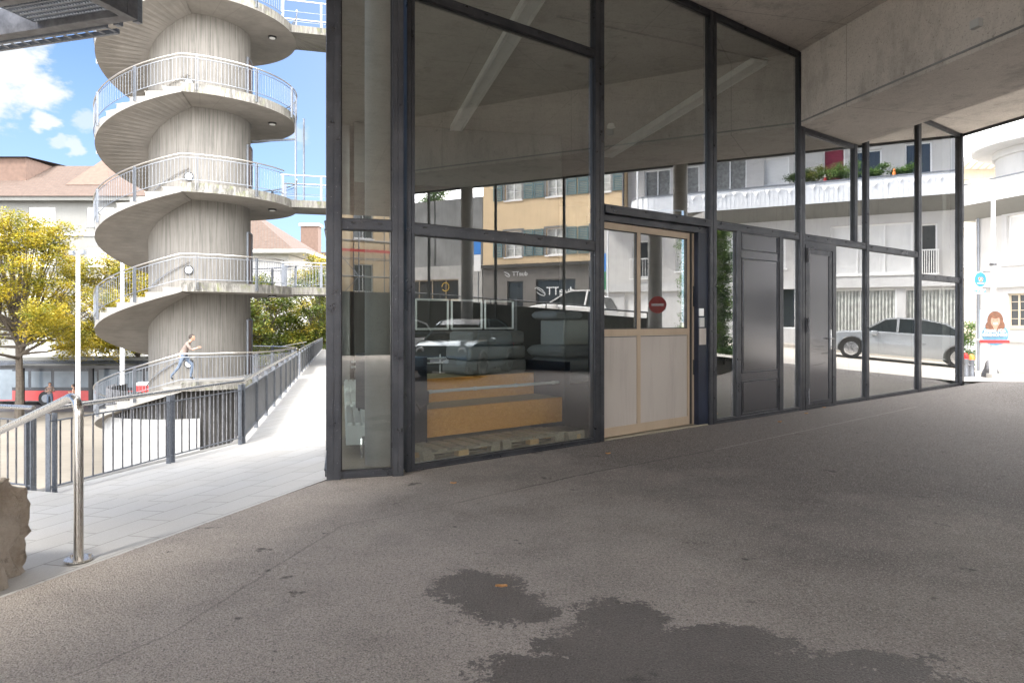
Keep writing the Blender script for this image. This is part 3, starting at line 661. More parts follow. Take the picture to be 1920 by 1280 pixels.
# round columns under the canopy edge and inside
def column(c, r, z0, z1, label):
    o = MB().lathe(c, [(r, z0), (r, z1)], 36).build('concrete_column', M['column'], None, smooth=True)
    return tag(o, label, 'column')
column(xfS(6.6, -.2, 0)[:2], .2, -.1, 5.96, 'round concrete column with the no entry sign, carrying the canopy edge')
column(xfS(13.6, -.2, 0)[:2], .2, -.1, 5.96, 'plain round concrete column carrying the canopy edge above the parked cars')
column((-1.42, 7.27), .145, .02, 6.15, 'slim round concrete column inside the narrow corner pane')
for t_ in (10.2, 12.6, 15.2):
    o = MB(xfS).box(t_-.035, t_+.035, -.1, -.03, 0, 5.96).build('steel_post', M['black'])
    tag(o, {10.2: 'thin black steel post under the canopy edge, nearest the column with the no entry sign', 12.6: 'thin black steel post under the canopy edge, just beside the plain column', 15.2: 'thin black steel post under the canopy edge, last in the row past the plain column'}[t_], 'post', 'thin posts under the canopy edge')
# no entry sign on the column
sg = thing('no_entry_sign', 'round red no entry sign with a white bar fixed to the column', 'sign', xfS(6.6, -.2, 1.9))
c = Vector(xfS(6.6, -.2, 0)); fd = (Vector(xfF(4.1, 0, 0))-c); fd.z = 0; fd.normalize(); sd = Vector((-fd.y, fd.x, 0)); c = c+fd*.24+Vector((0, 0, 1.98)) - sd*.07
MB().disc(c, fd, .25, .02, 36).build('sign_plate', M['box_grey'], sg); MB().disc(c+fd*.013, fd, .235, .012, 36).build('sign_face', M['red'], sg)
MB().bar(c+fd*.022-sd*.17, c+fd*.022+sd*.17, .012, .07).build('white_bar', M['white'], sg)
MB().bar(c-fd*.05, c-fd*.01, .06, .3).build('bracket', M['steel'], sg)
# dark retaining wall between forecourt and street, ivy on its end
m = MB()
for i in range(16):
    t0 = 6.9+i*1.5; t1 = t0+1.5
    m.add([xfS(t, w, z) for t in (t0, t1) for w, z in ((.02, -.2), (.02, street_z(t)+.95), (.27, street_z(t)+.95), (.27, -.2))], [(0, 1, 5, 4), (1, 2, 6, 5), (2, 3, 7, 6)]+([(0, 1, 2, 3)] if i == 0 else []))
tag(m.build('retaining_wall', M['conc_dark']), 'dark concrete retaining wall between the forecourt and the sloping street', 'wall')
m = MB()
for i in range(12):
    t0 = 6.9+i*2; m.bar(xfS(t0, .14, street_z(t0)+.95), xfS(t0, .14, street_z(t0)+1.12), .04)
m.tube([xfS(6.8, .14, street_z(6.8)+1.12), xfS(30, .14, street_z(30)+1.12)], .025, 8)
tag(m.build('wall_railing', M['steel']), 'low dark tube railing on top of the retaining wall', 'railing')

tag(MB().box(1.5, 22, -17.3, -17, -.1, 2.85).build('retaining_wall', M['conc_dark']), 'dark concrete end wall of the forecourt, seen only mirrored in the corner pane', 'wall')

# steel platform overhead at the left
Pq = Vector((-3.06, 5.58)); Aq = Vector((-.96, .28)); Bq = Vector((-.28, -.96)); xfQ = XF(Pq, Aq, Bq)
ov = thing('steel_platform', 'overhead steel framed platform with pale underside and perforated cable tray', 'platform', (-3.06, 5.58, 4.0))
MB(xfQ).box(.0, 7, .0, .10, 4.0, 4.22).build('edge_beam', M['steel'], ov); MB(xfQ).box(.0, .08, .102, 4, 4.0, 4.4).build('edge_beam', M['steel'], ov)
MB(xfQ).box(.0, 7, .0, .012, 4.222, 4.5).build('web_plate', M['galv'], ov)
MB(xfQ).box(.085, 7, .55, 4, 4.16, 4.24).build('underside', M['plaster_pale'], ov)
m = MB(xfQ)
for i in range(7): m.box(.1, .95, .12+i*.062, .135+i*.062, 4.05, 4.10)
for i in range(30): m.box(.1+i*.03, .105+i*.03, .105, .54, 4.055, 4.07)
m.build('grating', M['galv'], ov)
MB(xfQ).box(.1, 7, .47, .545, 4.01, 4.22).build('edge_beam', M['steel'], ov)
m = MB(xfQ); m.box(.35, 7, -.16, -.135, 3.99, 4.03); m.box(.35, 7, -.045, -.02, 3.99, 4.03)
for i in range(56): m.box(.35+i*.12, .375+i*.12, -.135, -.045, 3.995, 4.0)
m.build('cable_tray', M['galv'], ov)
for dx in (.02, .22): MB(xfQ).box(dx, dx+.05, -.07, -.02, 4.0, 4.9).build('hanger', M['galv'], ov)
MB(xfQ).box(6.6, 6.8, .8, 1.0, -4.3, 4.0).build('support_post', M['steel'], ov)
MB(xfQ).box(6.6, 6.8, .2, 3.6, 3.8, 3.998).build('cross_beam', M['steel'], ov)
# ------------------------------------------------------------------ things inside the hall
def make_radiator():
    r = thing('radiator', 'x', 'radiator'); m = MB()
    m.box(-.85, .85, -.17, .17, .14, .36); m.build('casing', M['radiator'], r, bevel=.01)
    m = MB()
    for k in range(4): m.box(-.84, .84, -.155+k*.085, -.10+k*.085, .361, .39)
    m.build('top_grille', M['radiator'], r)
    m = MB(); m.tube([(-.80, -.09, .02), (-.80, -.09, .14)], .02, 8); m.tube([(.80, -.09, .02), (.80, -.09, .14)], .02, 8); m.build('foot', M['radiator'], r)
    m = MB(); m.tube([(-.86, 0, .22), (-.95, 0, .22), (-.97, 0, .12), (-.97, 0, .02)], .018, 8); m.tube([(-.9, 0, .22), (-.9, -.07, .22)], .03, 10); m.build('valve', M['chrome'], r, smooth=True); return r
r0 = make_radiator(); aL = atan2(-U.y, -U.x)
for i, (sv, lab) in enumerate(((1.75, 'long low white radiator nearest the corner pane, with a bare valve'), (3.75, 'long low white radiator in the middle of the row by the left glass'), (5.75, 'long low white radiator furthest back in the row by the left glass'))):
    o = r0 if i == 0 else copy_tree(r0); o.location = xfL(sv, -.36, .02); o.rotation_euler = (0, 0, aL); o['label'] = lab; o['group'] = 'radiators along the left glass wall'

def make_pallet(s0, s1, o0, o1, z0, label, name='wooden_pallet'):
    p = thing(name, label, 'pallet', xfF(s0, o0, 0), 'wooden pallets behind the glass')
    L = s1-s0; m = MB(xfF); n = 6; rnd = random.Random(int(s0*100)+5)
    for k in range(n):
        a = s0+(L-.1)/(n-1)*k; m.box(a, a+.098+rnd.random()*.03, o0-rnd.random()*.02, o1, z0+.105, z0+.128)
    for oo in (o0-.005, (o0+o1)/2+.04, o1+.09): m.box(s0, s1, oo-.09, oo, z0+.083, z0+.104)
    m.build('deck_boards', M['pallet'], p, bevel=.003)
    m = MB(xfF)
    for oo in (o0, (o0+o1)/2+.045, o1+.1): m.box(s0, s1, oo-.1, oo, z0, z0+.02)
    m.build('base_boards', M['pallet'], p)
    for j in range(3):
        for q, oo in enumerate((o0, (o0+o1)/2+.045, o1+.1)):
            a = s0+(L-.145)/2*j; m = MB(xfF); m.box(a+rnd.random()*.02, a+.145, oo-.097, oo-.003-rnd.random()*.01, z0+.021, z0+.082); m.build('block', M['pallet_new'] if (j+q) % 2 else M['pallet'], p, bevel=.003)
    return p
make_pallet(.28, 1.32, -.16, -.66, .02, 'weathered grey wooden pallet at the left, behind the glass under the beech bench')
make_pallet(1.38, 2.36, -.2, -.68, .02, 'weathered wooden pallet in the middle, between two others behind the glass')
make_pallet(2.38, 2.66, -.14, -.62, .02, 'short worn wooden pallet piece at the right, against the thick mullion')

bn = thing('stepped_bench', 'two step bench of varnished beech boards between black end panels', 'bench', xfF(.66, -.75, .02))
MB(xfF).box(.66, 2.82, -.79, -.75, .17, .50).build('front_board', M['beech'], bn, bevel=.004); MB(xfF).box(.66, 2.82, -1.39, -1.35, .50, .80).build('rear_board', M['beech'], bn, bevel=.004)
MB(xfF).box(.66, 2.82, -1.348, -.792, .47, .499).build('tread', M['beech_top'], bn); MB(xfF).box(.66, 2.82, -2.1, -1.392, .77, .799).build('tread', M['beech_top'], bn)
for a, b_, h in ((.42, .655, 1.12), (2.825, 2.92, .98)):
    e = MB(xfF).box(a, b_, -2.1, -.70, .02, h).build('end_panel', M['navy'], bn)
    m = MB(xfF)
    for z in (.2, .4, .62, .85): m.disc(xfF((b_+.004) if a < 1 else a-.004, -.73, z), (D1.x, D1.y, 0), .012, .01, 8)
    m.build('bolt', M['galv'], e)
m = MB(xfF); m.tube([(.5, -.72, .62), (.56, -.7, .52), (.66, -.71, .58), (.68, -.74, .72)], .022, 8); m.build('hose', M['black'], bn, smooth=True)
m = MB(xfF); m.tube([(.66, -.82, .70), (2.82, -.82, .70)], .019, 10)
for k in range(4): m.tube([(.75+k*.65, -.82, .70), (.79+k*.65, -.82, .70)], .025, 10)
m.build('conduit_pipe', M['white_metal'], bn, smooth=True)

def cushion(s0, s1, o0, o1, z0, z1):
    m = MB(xfF); n = 12; vs = []; k = len(m.v); S_ = lambda i: .5+.5*sin(pi/2*(i/n*2-1))
    for i in range(n+1):
        for j in range(n+1):
            u, v = S_(i)*2-1, S_(j)*2-1; hgt = ((1-u**10)*(1-v**10))**.4; e = .03
            m.v.append(Vector(xfF(s0+(s1-s0)*S_(i), o0+(o1-o0)*S_(j), z1-(z1-z0)*.5*(1-hgt)-.02*random.random()*hgt)))
    for i in range(n+1):
        for j in range(n+1):
            u, v = S_(i)*2-1, S_(j)*2-1; hgt = ((1-u**10)*(1-v**10))**.4
            m.v.append(Vector(xfF(s0+(s1-s0)*S_(i), o0+(o1-o0)*S_(j), z0+(z1-z0)*.5*(1-hgt))))
    q = (n+1)**2
    for i in range(n):
        for j in range(n):
            a = i*(n+1)+j; m.f.append((a, a+1, a+n+2, a+n+1)); m.f.append((q+a, q+a+1, q+a+n+2, q+a+n+1))
    return m
cab = tag(MB(xfF).box(2.98, 3.75, -1.6, -.85, .02, .66).build('dark_cabinet', M['navy'], None, bevel=.01), 'low black cabinet behind the mullion carrying the silver cushions', 'cabinet')
labs = ('lowest silver padded cushion in the stack on the black cabinet', 'second silver padded cushion from the bottom, on the black cabinet', 'silver padded cushion right under the pale grey box')
z = .665
for i in range(3):
    o = cushion(2.95-.05*i, 3.62+.03*i, -1.55, -.80, z, z+.19).build('foil_cushion', M['foil'], None, smooth=True); tag(o, labs[i], 'cushion', 'silver cushions on the cabinet'); z += .175
MB_ = MB(xfF).box(2.98, 3.55, -1.4, -.9, z+.005, z+.36)
tag(MB_.build('storage_box', M['box_grey'], None, bevel=.02), 'pale grey plastic box lying on the silver cushions', 'box')
o = cushion(2.9, 3.4, -1.5, -.95, z+.365, z+.50).build('foil_cushion', M['foil'], None, smooth=True); tag(o, 'crumpled silver cushion topmost, on the pale grey box', 'cushion', 'silver cushions on the cabinet')
z = .805
for i in range(3):
    o = MB(xfF).box(1.7+.06*i, 2.78-.02*i, -2.05, -1.45, z, z+.19).build('foam_mat', M['mat_grey'], None, bevel=.045)
    tag(o, ('lowest grey foam mat on the upper tread of the bench', 'middle grey foam mat of the three on the bench', 'uppermost grey foam mat of the three on the bench')[i], 'mat', 'grey mats on the bench'); z += .2
fr = thing('frame_rack', 'rack of three pale steel frames standing behind the grey mats', 'rack', xfF(1.6, -2.5, .02))
for i in range(3):
    a = 1.55+i*.62; m = MB(xfF)
    for p, q in (((a, -2.5, 1.42), (a+.55, -2.5, 1.42)), ((a, -2.5, 1.85), (a+.55, -2.5, 1.85)), ((a, -2.5, 1.42), (a, -2.5, 1.85)), ((a+.55, -2.5, 1.42), (a+.55, -2.5, 1.85))): m.bar(p, q, .03)
    m.build('frame', M['white_metal'], fr)
m = MB(xfF)
for a in (1.5, 3.4): m.bar((a, -2.5, .02), (a, -2.5, 1.9), .04)
for zz in (1.2, 1.36): m.bar((1.5, -2.5, zz), (3.4, -2.5, zz), .03)
m.build('stand', M['steel'], fr)
rk = thing('pipe_rack', 'low rack of thin pale pipes behind the bench', 'rack', xfF(.8, -2.6, .02)); m = MB(xfF)
for zz in (.92, .99): m.tube([(.5, -2.4, zz), (2.0, -2.4, zz), (2.06, -2.4, zz-.1)], .014, 8)
for a in (.7, 1.3, 1.9): m.tube([(a, -2.4, .02), (a, -2.4, 1.05)], .012, 8)
m.build('pipes', M['white_metal'], rk)

def light(t0, t1, w, label):
    l = thing('ceiling_light', label, 'light', xfS((t0+t1)/2, w, 6.1), 'louvred lights on the hall ceiling')
    MB(xfS).box(t0, t1, w-.14, w+.14, 6.09, 6.149).build('housing', M['white_metal'], l)
    m = MB(xfS)
    n = int((t1-t0)/.07)
    for i in range(n): m.box(t0+.02+i*.07, t0+.03+i*.07, w-.085, w+.085, 6.035, 6.088)
    m.box(t0, t1, w-.14, w-.09, 6.03, 6.088); m.box(t0, t1, w+.09, w+.14, 6.03, 6.088)
    m.build('louvre', M['white_metal'], l)
light(-2.9, 4.6, -11.65, 'long louvred ceiling light over the bench, ending at the pale partition')
light(-4.5, 2.6, -7.17, 'long louvred ceiling light behind the beige gate bay')
o = MB().disc((.145*16, 16, 6.1), (0, 0, 1), .1, .09, 20, .07).build('smoke_detector', M['white'], None, smooth=True); tag(o, 'small white smoke detector on the concrete ceiling', 'detector')
o = MB(xfF); o.tube([(3.4, -1.5, 6.11), (7.5, -.5, 6.11)], .014, 6); tag(o.build('ceiling_conduit', M['steel']), 'thin conduit running across the hall ceiling', 'conduit')

# ------------------------------------------------------------------ spiral stair tower
TC = Vector((-12.85, 28.2)); RO, RI = 3.75, 1.92; LV = [-.685+3.6*i for i in range(5)]; TH0 = R(14.6); NST = 20; DTH = R(9.5)
tw = thing('spiral_stair_tower', 'round raw concrete stair tower with spiral flights around a solid core', 'tower', (TC.x, TC.y, -4.3))
def tp(r, th, z): return (TC.x+r*sin(th), TC.y-r*cos(th), z)
MB().lathe(TC, [(RI, -4.3), (RI, 16)], 96).build('core', M['core'], tw, smooth=True)
def sector(m, r0, r1, a0, a1, zt, zb0, zb1, n=1):
    """solid ring sector: flat top zt, bottom going from zb0 (at a0) to zb1 (at a1)"""
    for i in range(n):
        f0, f1 = i/n, (i+1)/n; x0, x1 = a0+(a1-a0)*f0, a0+(a1-a0)*f1; b0, b1 = zb0+(zb1-zb0)*f0, zb0+(zb1-zb0)*f1
        vs = [tp(r0, x0, zt), tp(r1, x0, zt), tp(r1, x1, zt), tp(r0, x1, zt), tp(r0, x0, b0), tp(r1, x0, b0), tp(r1, x1, b1), tp(r0, x1, b1)]
        m.add(vs, [(0, 1, 2, 3), (1, 5, 6, 2), (0, 4, 5, 1)]+([(3, 2, 6, 7)] if i == n-1 else []))
AE = TH0-NST*DTH+2*pi            # landing runs from TH0 to AE
RB = []
def band(m, r, pts):             # vertical-ish rail band helper
    pass
for li, z in enumerate(LV):
    # landing: top slab with stained edge and soffit
    LT = .33
    m = MB(); n = 44
    a0, a1 = TH0, AE
    m.add([tp(r, a0+(a1-a0)*i/n, z) for i in range(n+1) for r in (RI, RO)], [(2*i, 2*i+1, 2*i+3, 2*i+2) for i in range(n)]); 
    lnd = m.build('landing', M['step'], tw, flat_normals=False)
    m = MB(); m.add([tp(RO, a0+(a1-a0)*i/n, zz) for i in range(n+1) for zz in (z+.002, z-LT)], [(2*i, 2*i+1, 2*i+3, 2*i+2) for i in range(n)])
    m.add([tp(RI, a1, z), tp(RO, a1, z), tp(RO, a1, z-LT), tp(RI, a1, z-LT)], [(0, 1, 2, 3)]); m.build('slab_edge', M['fascia'], lnd, flat_normals=False)
    m = MB(); m.add([tp(r, a0+(a1-a0)*i/n, z-LT) for i in range(n+1) for r in (RI, RO)], [(2*i, 2*i+1, 2*i+3, 2*i+2) for i in range(n)]); m.build('soffit', M['soffit'], lnd, flat_normals=False)
    # flight going down from this landing, clockwise
    rs = 3.6/NST
    steps = MB(); edge = MB(); sof = MB()
    for k in range(NST):
        t0 = TH0-k*DTH; t1 = t0-DTH; zt = z-(k+1)*rs if k < NST else z
        if k == NST-1 and False: break
        q = 2
        for j in range(q):
            x0, x1 = t0-DTH*j/q, t0-DTH*(j+1)/q
            steps.add([tp(RI, x0, zt), tp(RO, x0, zt), tp(RO, x1, zt), tp(RI, x1, zt)], [(0, 1, 2, 3)])
        steps.add([tp(RI, t0, zt), tp(RO, t0, zt), tp(RO, t0, zt+rs), tp(RI, t0, zt+rs)], [(0, 1, 2, 3)])
        # thin tread nosing slab, slightly overhanging
        steps.add([tp(RO+.02, t0+R(.6), zt+rs), tp(RO+.02, t0+R(.6), zt+rs-.035), tp(RO+.02, t0-R(.4), zt+rs-.035), tp(RO+.02, t0-R(.4), zt+rs)], [(0, 1, 2, 3)])
        for j in range(q):
            x0, x1 = t0-DTH*j/q, t0-DTH*(j+1)/q
            zb = lambda kk: z-LT-.02-kk*rs
            edge.add([tp(RO, x0, zt), tp(RO, x1, zt), tp(RO, x1, zb(k+(j+1)/q)), tp(RO, x0, zb(k+j/q))], [(0, 1, 2, 3)])
            sof.add([tp(RI, x0, zb(k+j/q)), tp(RO, x0, zb(k+j/q)), tp(RO, x1, zb(k+(j+1)/q)), tp(RI, x1, zb(k+(j+1)/q))], [(0, 1, 2, 3)])
    fl = steps.build('stair_flight', M['step'], tw, flat_normals=False); edge.build('string_edge', M['step'], fl, flat_normals=False); sof.build('soffit', M['soffit'], fl, flat_normals=False)
    # railing: flight part + landing part (opening towards a bridge on some levels)
    rr = RO-.03 if False else RO+.03
    def zrail(th):               # height of the walking line at angle th
        return z if th >= TH0 else z-(TH0-th)/DTH*rs
    gap = (R(78), R(104)) if li != 3 else None
    segs = [(TH0-NST*DTH, gap[0] if gap else AE)] + ([(gap[1], AE)] if gap else [])
    for si, (s0, s1) in enumerate(segs):
        n = int((s1-s0)/R(4))+1; A = [s0+(s1-s0)*i/n for i in range(n+1)]
        h = 1.02
        rg = MB().tube([tp(rr, a, zrail(a)+h) for a in A], .027, 8).build('railing', M['stainless'], tw, smooth=True)
        m = MB(); m.tube([tp(rr, a, zrail(a)+h-.12) for a in A], .014, 5); m.tube([tp(rr, a, zrail(a)+.10) for a in A], .014, 5); m.build('rail_bar', M['galv'], rg)
        m = MB(); nb = int((s1-s0)*rr/.125)
        for i in range(nb+1):
            a = s0+(s1-s0)*i/nb; zz = zrail(a); m.bar(tp(rr, a, zz+.10), tp(rr, a, zz+h-.12), .010)
        m.build('balusters', M['galv'], rg)
        a = R(-10)
        pa = [R(-10)+R(32.5)*i for i in range(-6, 8)]
        for a in pa:
            if s0-.01 <= a <= s1+.01:
                zz = zrail(a); u_ = Vector((sin(a), -cos(a), 0)); p = Vector(tp(rr+.035, a, zz))
                m = MB(); tn = Vector((cos(a), sin(a), 0))
                m.bar(p-Vector((0, 0, .26))+tn*.035, p+Vector((0, 0, h-.03))+tn*.035, .012, .07, up=tuple(u_)); m.bar(p-Vector((0, 0, .26))-tn*.035, p+Vector((0, 0, h-.03))-tn*.035, .012, .07, up=tuple(u_))
                m.build('post', M['galv'], rg)
    # inner handrail on the core
    A = [TH0-R(2)-i*R(6) for i in range(30)]
    MB().tube([tp(RI+.07, a, zrail(a)+.92) for a in A], .02, 6).build('wall_handrail', M['stainless'], tw, smooth=True)
    # round bulkhead lamp on the core, soffit lamp under the landing
    a = R(12); u_ = Vector((sin(a), -cos(a), 0)); p = Vector(tp(RI+.03, a, z+.56))
    lp = MB().disc(p, u_, .175, .07, 28).build('wall_lamp', M['black'], tw); MB().disc(p+u_*.03, u_, .145, .05, 28, .12).build('lamp_glass', M['white'], lp)
    p = Vector(tp(2.85, R(97), z-LT-.03)); lp = MB().disc(p, (0, 0, 1), .17, .06, 28).build('ceiling_lamp', M['black'], tw); MB().disc(p-Vector((0, 0, .02)), (0, 0, 1), .12, .05, 28).build('lamp_glass', M['white'], lp)
    # lift door on the side of the core
    m = MB(); A = [R(88)+R(3)*i for i in range(9)]
    m.add([tp(RI+.03, a, zz) for a in A for zz in (z+.02, z+2.2)], [(2*i, 2*i+1, 2*i+3, 2*i+2) for i in range(8)]); dr = m.build('door', paint('dark_brown_door_%d' % li, (.10, .06, .045), .5), tw)
    m = MB()
    for a in (A[0], A[-1]): m.bar(tp(RI+.04, a, z+.0), tp(RI+.04, a, z+2.25), .07)
    m.tube([tp(RI+.04, a, z+2.25) for a in A], .035, 4); m.build('door_frame', M['galv'], dr)
# base under the tower: white curved cladding, dark slats
m = MB().lathe(TC, [(3.45, -4.3), (3.45, -2.05)], 40, R(-95), R(24), close=False); m.build('base_cladding', M['white_panel'], tw, smooth=True)
m = MB()
for i in range(13): a = R(-90+i*9); m.bar(tp(3.47, a, -4.28), tp(3.47, a, -2.07), .012)
m.build('cladding_joint', M['plaster_grey'], tw)
m = MB()
for i in range(60): a = R(-85+i*2.6); m.bar(tp(3.35, a, -4.3 if a > R(24) else -2.05), tp(3.35, a, -1.05), .04)
m.build('slats', M['steel'], tw)
MB().lathe(TC, [(3.2, -4.3), (3.2, -1.1)], 40, R(-95), R(80), close=False).build('inner_wall', M['conc_dark'], tw)
# slender glass-and-steel shaft beside the top bridges
m = MB()
for (x, y) in ((-9.05, 28.55), (-8.95, 29.35)): m.bar((x, y, 6.5), (x, y, 10.2), .06)
m.bar((-11.0, 28.9, 9.1), (-9.05, 28.55, 9.1), .07); m.build('steel_frame', M['galv'], tw)
# tall thin ladder mast behind the tower on the left
lm = thing('ladder_mast', 'thin steel ladder mast rising behind the stair tower', 'ladder', (-17.2, 32.4, -4.3)); m = MB()
for dx in (0, .42): m.bar((-17.2+dx, 32.4, -4.3), (-17.2+dx, 32.4, 18), .06)
m.build('rails', M['white_metal'], lm); m = MB()
for i in range(55): m.bar((-17.2, 32.4, -4+i*.4), (-16.78, 32.4, -4+i*.4), .035)
m.build('rungs', M['white_metal'], lm)

# bridges from the tower to the building
def bridge(z, label, bars=True, y0=27.75):
    o = thing('footbridge', label, 'bridge', (-9.3, 28.4, z), 'footbridges from the tower to the building')
    xb = XF(Vector((-10.4, y0)), Vector((.966, .26)), Vector((-.26, .966)))
    MB(xb).box(0, 4.2, 0, 1.9, z-.31, z-.012).build('deck', M['fascia'], o)
    for side in (0.03, 1.87):
        m = MB(xb); m.tube([(.95, side, z+1.0), (4.1, side, z+1.0)], .027, 8); rg = m.build('railing', M['stainless'], o); m = MB(xb)
        for zz in ((.1, .88) if bars else (.15, .55)): m.bar((.95, side, z+zz), (4.1, side, z+zz), .018)
        for i in range(26 if bars else 0): m.bar((.95+i*.125, side, z+.1), (.95+i*.125, side, z+.88), .013)
        m.build('balusters', M['galv'], rg); m = MB(xb)
        for a in (.98, 2.5, 4.05): m.box(a, a+.09, side-.03, side+.03, z-.22, z+.97)
        m.build('post', M['galv'], rg)
bridge(LV[1], 'lowest concrete footbridge with mossy edge between stair tower and building')
bridge(LV[2], 'middle concrete footbridge with railing between stair tower and building', bars=False)
bridge(LV[4], 'uppermost concrete footbridge at the very top of the stair tower', bars=False)
o = MB(); o.add([(-9.6, 25.4, LV[0]), (-7.02, 21.9, -.36), (-9.4, 31.5, -.46), (-10.6, 31, LV[0]), (-9.6, 25.4, LV[0]-.3), (-7.02, 21.9, -.66), (-9.4, 31.5, -.76), (-10.6, 31, LV[0]-.3)], [(0, 1, 2, 3), (4, 5, 6, 7), (0, 1, 5, 4), (1, 2, 6, 5), (2, 3, 7, 6)])
struct(o.build('landing_apron', M['step']))
# ------------------------------------------------------------------ walkway railings
def wz(p, zz): return (p[0], p[1], zz)
def rail_section(o, p, q, zp, zq, h=.90, mesh=False, posts=(), spacing=.125, offs=.10):
    P, Q = Vector((*p, zp)), Vector((*q, zq)); L = (Q-P).length; Z = Vector((0, 0, 1)); d = (Q-P)/L; n = Vector((-d.y, d.x, 0))
    MB().tube([P+Z*h, Q+Z*h], .024, 10).build('handrail', M['stainless'], o, smooth=True)
    m = MB(); m.bar(P+Z*(h-.13), Q+Z*(h-.13), .03, .012); m.bar(P+Z*offs, Q+Z*offs, .03, .012); m.build('rail_bar', M['galv'], o)
    m = MB(); k = int(L/spacing)
    if mesh:
        a, c = P+Z*(offs+.02), Q+Z*(offs+.02); hh = Z*(h-.17-offs); 
        m.add([a, c, c+hh, a+hh, a+n*.012, c+n*.012, c+hh+n*.012, a+hh+n*.012], [(0, 1, 2, 3), (7, 6, 5, 4), (0, 4, 5, 1), (1, 5, 6, 2), (2, 6, 7, 3), (3, 7, 4, 0)]); m.build('perforated_panel', M['perf'], o)
    else:
        for i in range(k+1):
            c = P+d*(L*i/k); m.bar(c+Z*offs, c+Z*(h-.13), .012)
        m.build('balusters', M['steel'], o)
    for t in posts:
        c = P+d*t; m = MB(); m.bar(c-Z*.05-d*.035, c+Z*(h-.05)-d*.035, .06, .014, up=tuple(d)); m.bar(c-Z*.05+d*.035, c+Z*(h-.05)+d*.035, .06, .014, up=tuple(d)); m.build('post', M['galv'], o)
def perf_mat():
    t = NT('perforated_sheet'); s = t.sep(); n = t.noise(5, 4)
    st = t.line(s[2], .02, .007); c = t.mix(t.ramp(n, [(.3, 0.), (.7, 1.)]), (.11, .12, .135), (.17, .18, .195)); c = t.mix(t.math('MULTIPLY', st, .5), c, (.03, .03, .035))
    t.set('Base Color', c); t.set('Metallic', .4); t.set('Roughness', .5); return t.m
M['perf'] = perf_mat()
A1 = (-4.71, 6.94); A2 = (-3.86, 9.78); A3 = (-6.96, 22.1); A4 = (-7.35, 23.6); A5 = (-14.45, 52)
rl = thing('walkway_railing', 'barred railing with stainless handrail along the near edge of the pale walkway', 'railing', (*A1, -.25))
L = (Vector(A2)-Vector(A1)).length; rail_section(rl, A1, A2, -.25, -.22, posts=(.03, 1.62, L-.02))
rl = thing('walkway_railing', 'barred railing end section with twin posts at the far left of the walkway', 'railing', (-4.9, 7.0, -.25)); rail_section(rl, (-4.92, 7.02), (-6.5, 7.6), -.25, -.27, posts=(.04, 1.6))
rl = thing('walkway_railing', 'railing with grey perforated panels running away beside the stair tower', 'railing', (*A2, -.22)); L = (Vector(A3)-Vector(A2)).length
rail_section(rl, A2, A3, -.22, -.355, mesh=True, posts=[.05+i*(L-.1)/8 for i in range(9)])
rl = thing('walkway_railing', 'far perforated railing beyond the stair tower opening', 'railing', (*A4, -.37)); L = (Vector(A5)-Vector(A4)).length
rail_section(rl, A4, A5, -.37, -.65, mesh=True, posts=[.05+i*(L-.1)/16 for i in range(17)])
rl = thing('walkway_railing', 'short barred railing from the stair tower landing out to the walkway', 'railing', (-9.9, 25.0, -.6)); rail_section(rl, (-9.6, 25.3), (-7.1, 22.2), -.69, -.36, posts=(.05, 2, 3.9), h=1.0)
rl = thing('walkway_railing', 'rear barred railing behind the stair tower landing', 'railing', (-10.7, 31, -.6)); rail_section(rl, (-10.7, 31.3), (-9.6, 31.9), -.69, -.47, posts=(.05, 1.1), h=1.0)
# bent stainless handrail at the front left
hr = thing('stainless_handrail', 'bent stainless steel handrail with a round foot plate at the front left', 'handrail', (-2.80, 4.41, 0))
pts = [(-2.80, 4.41, .0), (-2.80, 4.41, .93)]
dv = Vector((-1.25, .99, -.40)).normalized(); c0 = Vector((-2.80, 4.41, 1.075))
for i in range(1, 9):
    f = i/8; p0, p1, p2 = Vector((-2.80, 4.41, .93)), c0+Vector((0, 0, .02)), c0+dv*.22
    pts.append(tuple((1-f)**2*p0+2*f*(1-f)*p1+f*f*p2))
e = c0+dv*2.35; pts.append(tuple(e)); pts += [tuple(e+dv*.06+Vector((0, 0, -.03))), tuple(e+dv*.09+Vector((0, 0, -.12))), tuple(e+dv*.09-Vector((0, 0, .62)))]
MB().tube(pts, .0285, 20).build('tube', M['stainless'], hr, smooth=True)
m = MB().disc((-2.80, 4.41, .010), (0, 0, 1), .082, .012, 28)
for a in (40, 160, 280): m.disc((-2.80+.062*cos(R(a)), 4.41+.062*sin(R(a)), .022), (0, 0, 1), .011, .02, 6)
m.build('foot_plate', M['stainless'], hr)
# rough stone
bm = bmesh.new(); bmesh.ops.create_icosphere(bm, subdivisions=5, radius=1)
from mathutils import noise as mn
for v in bm.verts:
    p = v.co.copy(); q = Vector([max(-.80, min(.80, c*1.25)) for c in p]); d = mn.fractal(p*2.6, .8, 2.1, 6)*.17+mn.noise(p*1.1)*.10
    v.co = Vector((q.x*.52, q.y*.36, q.z*.45))*(1+d)
for f in bm.faces: f.smooth = True
me = bpy.data.meshes.new('boulder'); bm.to_mesh(me); bm.free(); me.materials.append(M['stone'])
o = bpy.data.objects.new('boulder', me); COL.objects.link(o); o.location = (-3.42, 3.90, .22); o.rotation_euler = (0, 0, R(12)); tag(o, 'rough brown sandstone boulder at the left edge of the walkway', 'boulder')

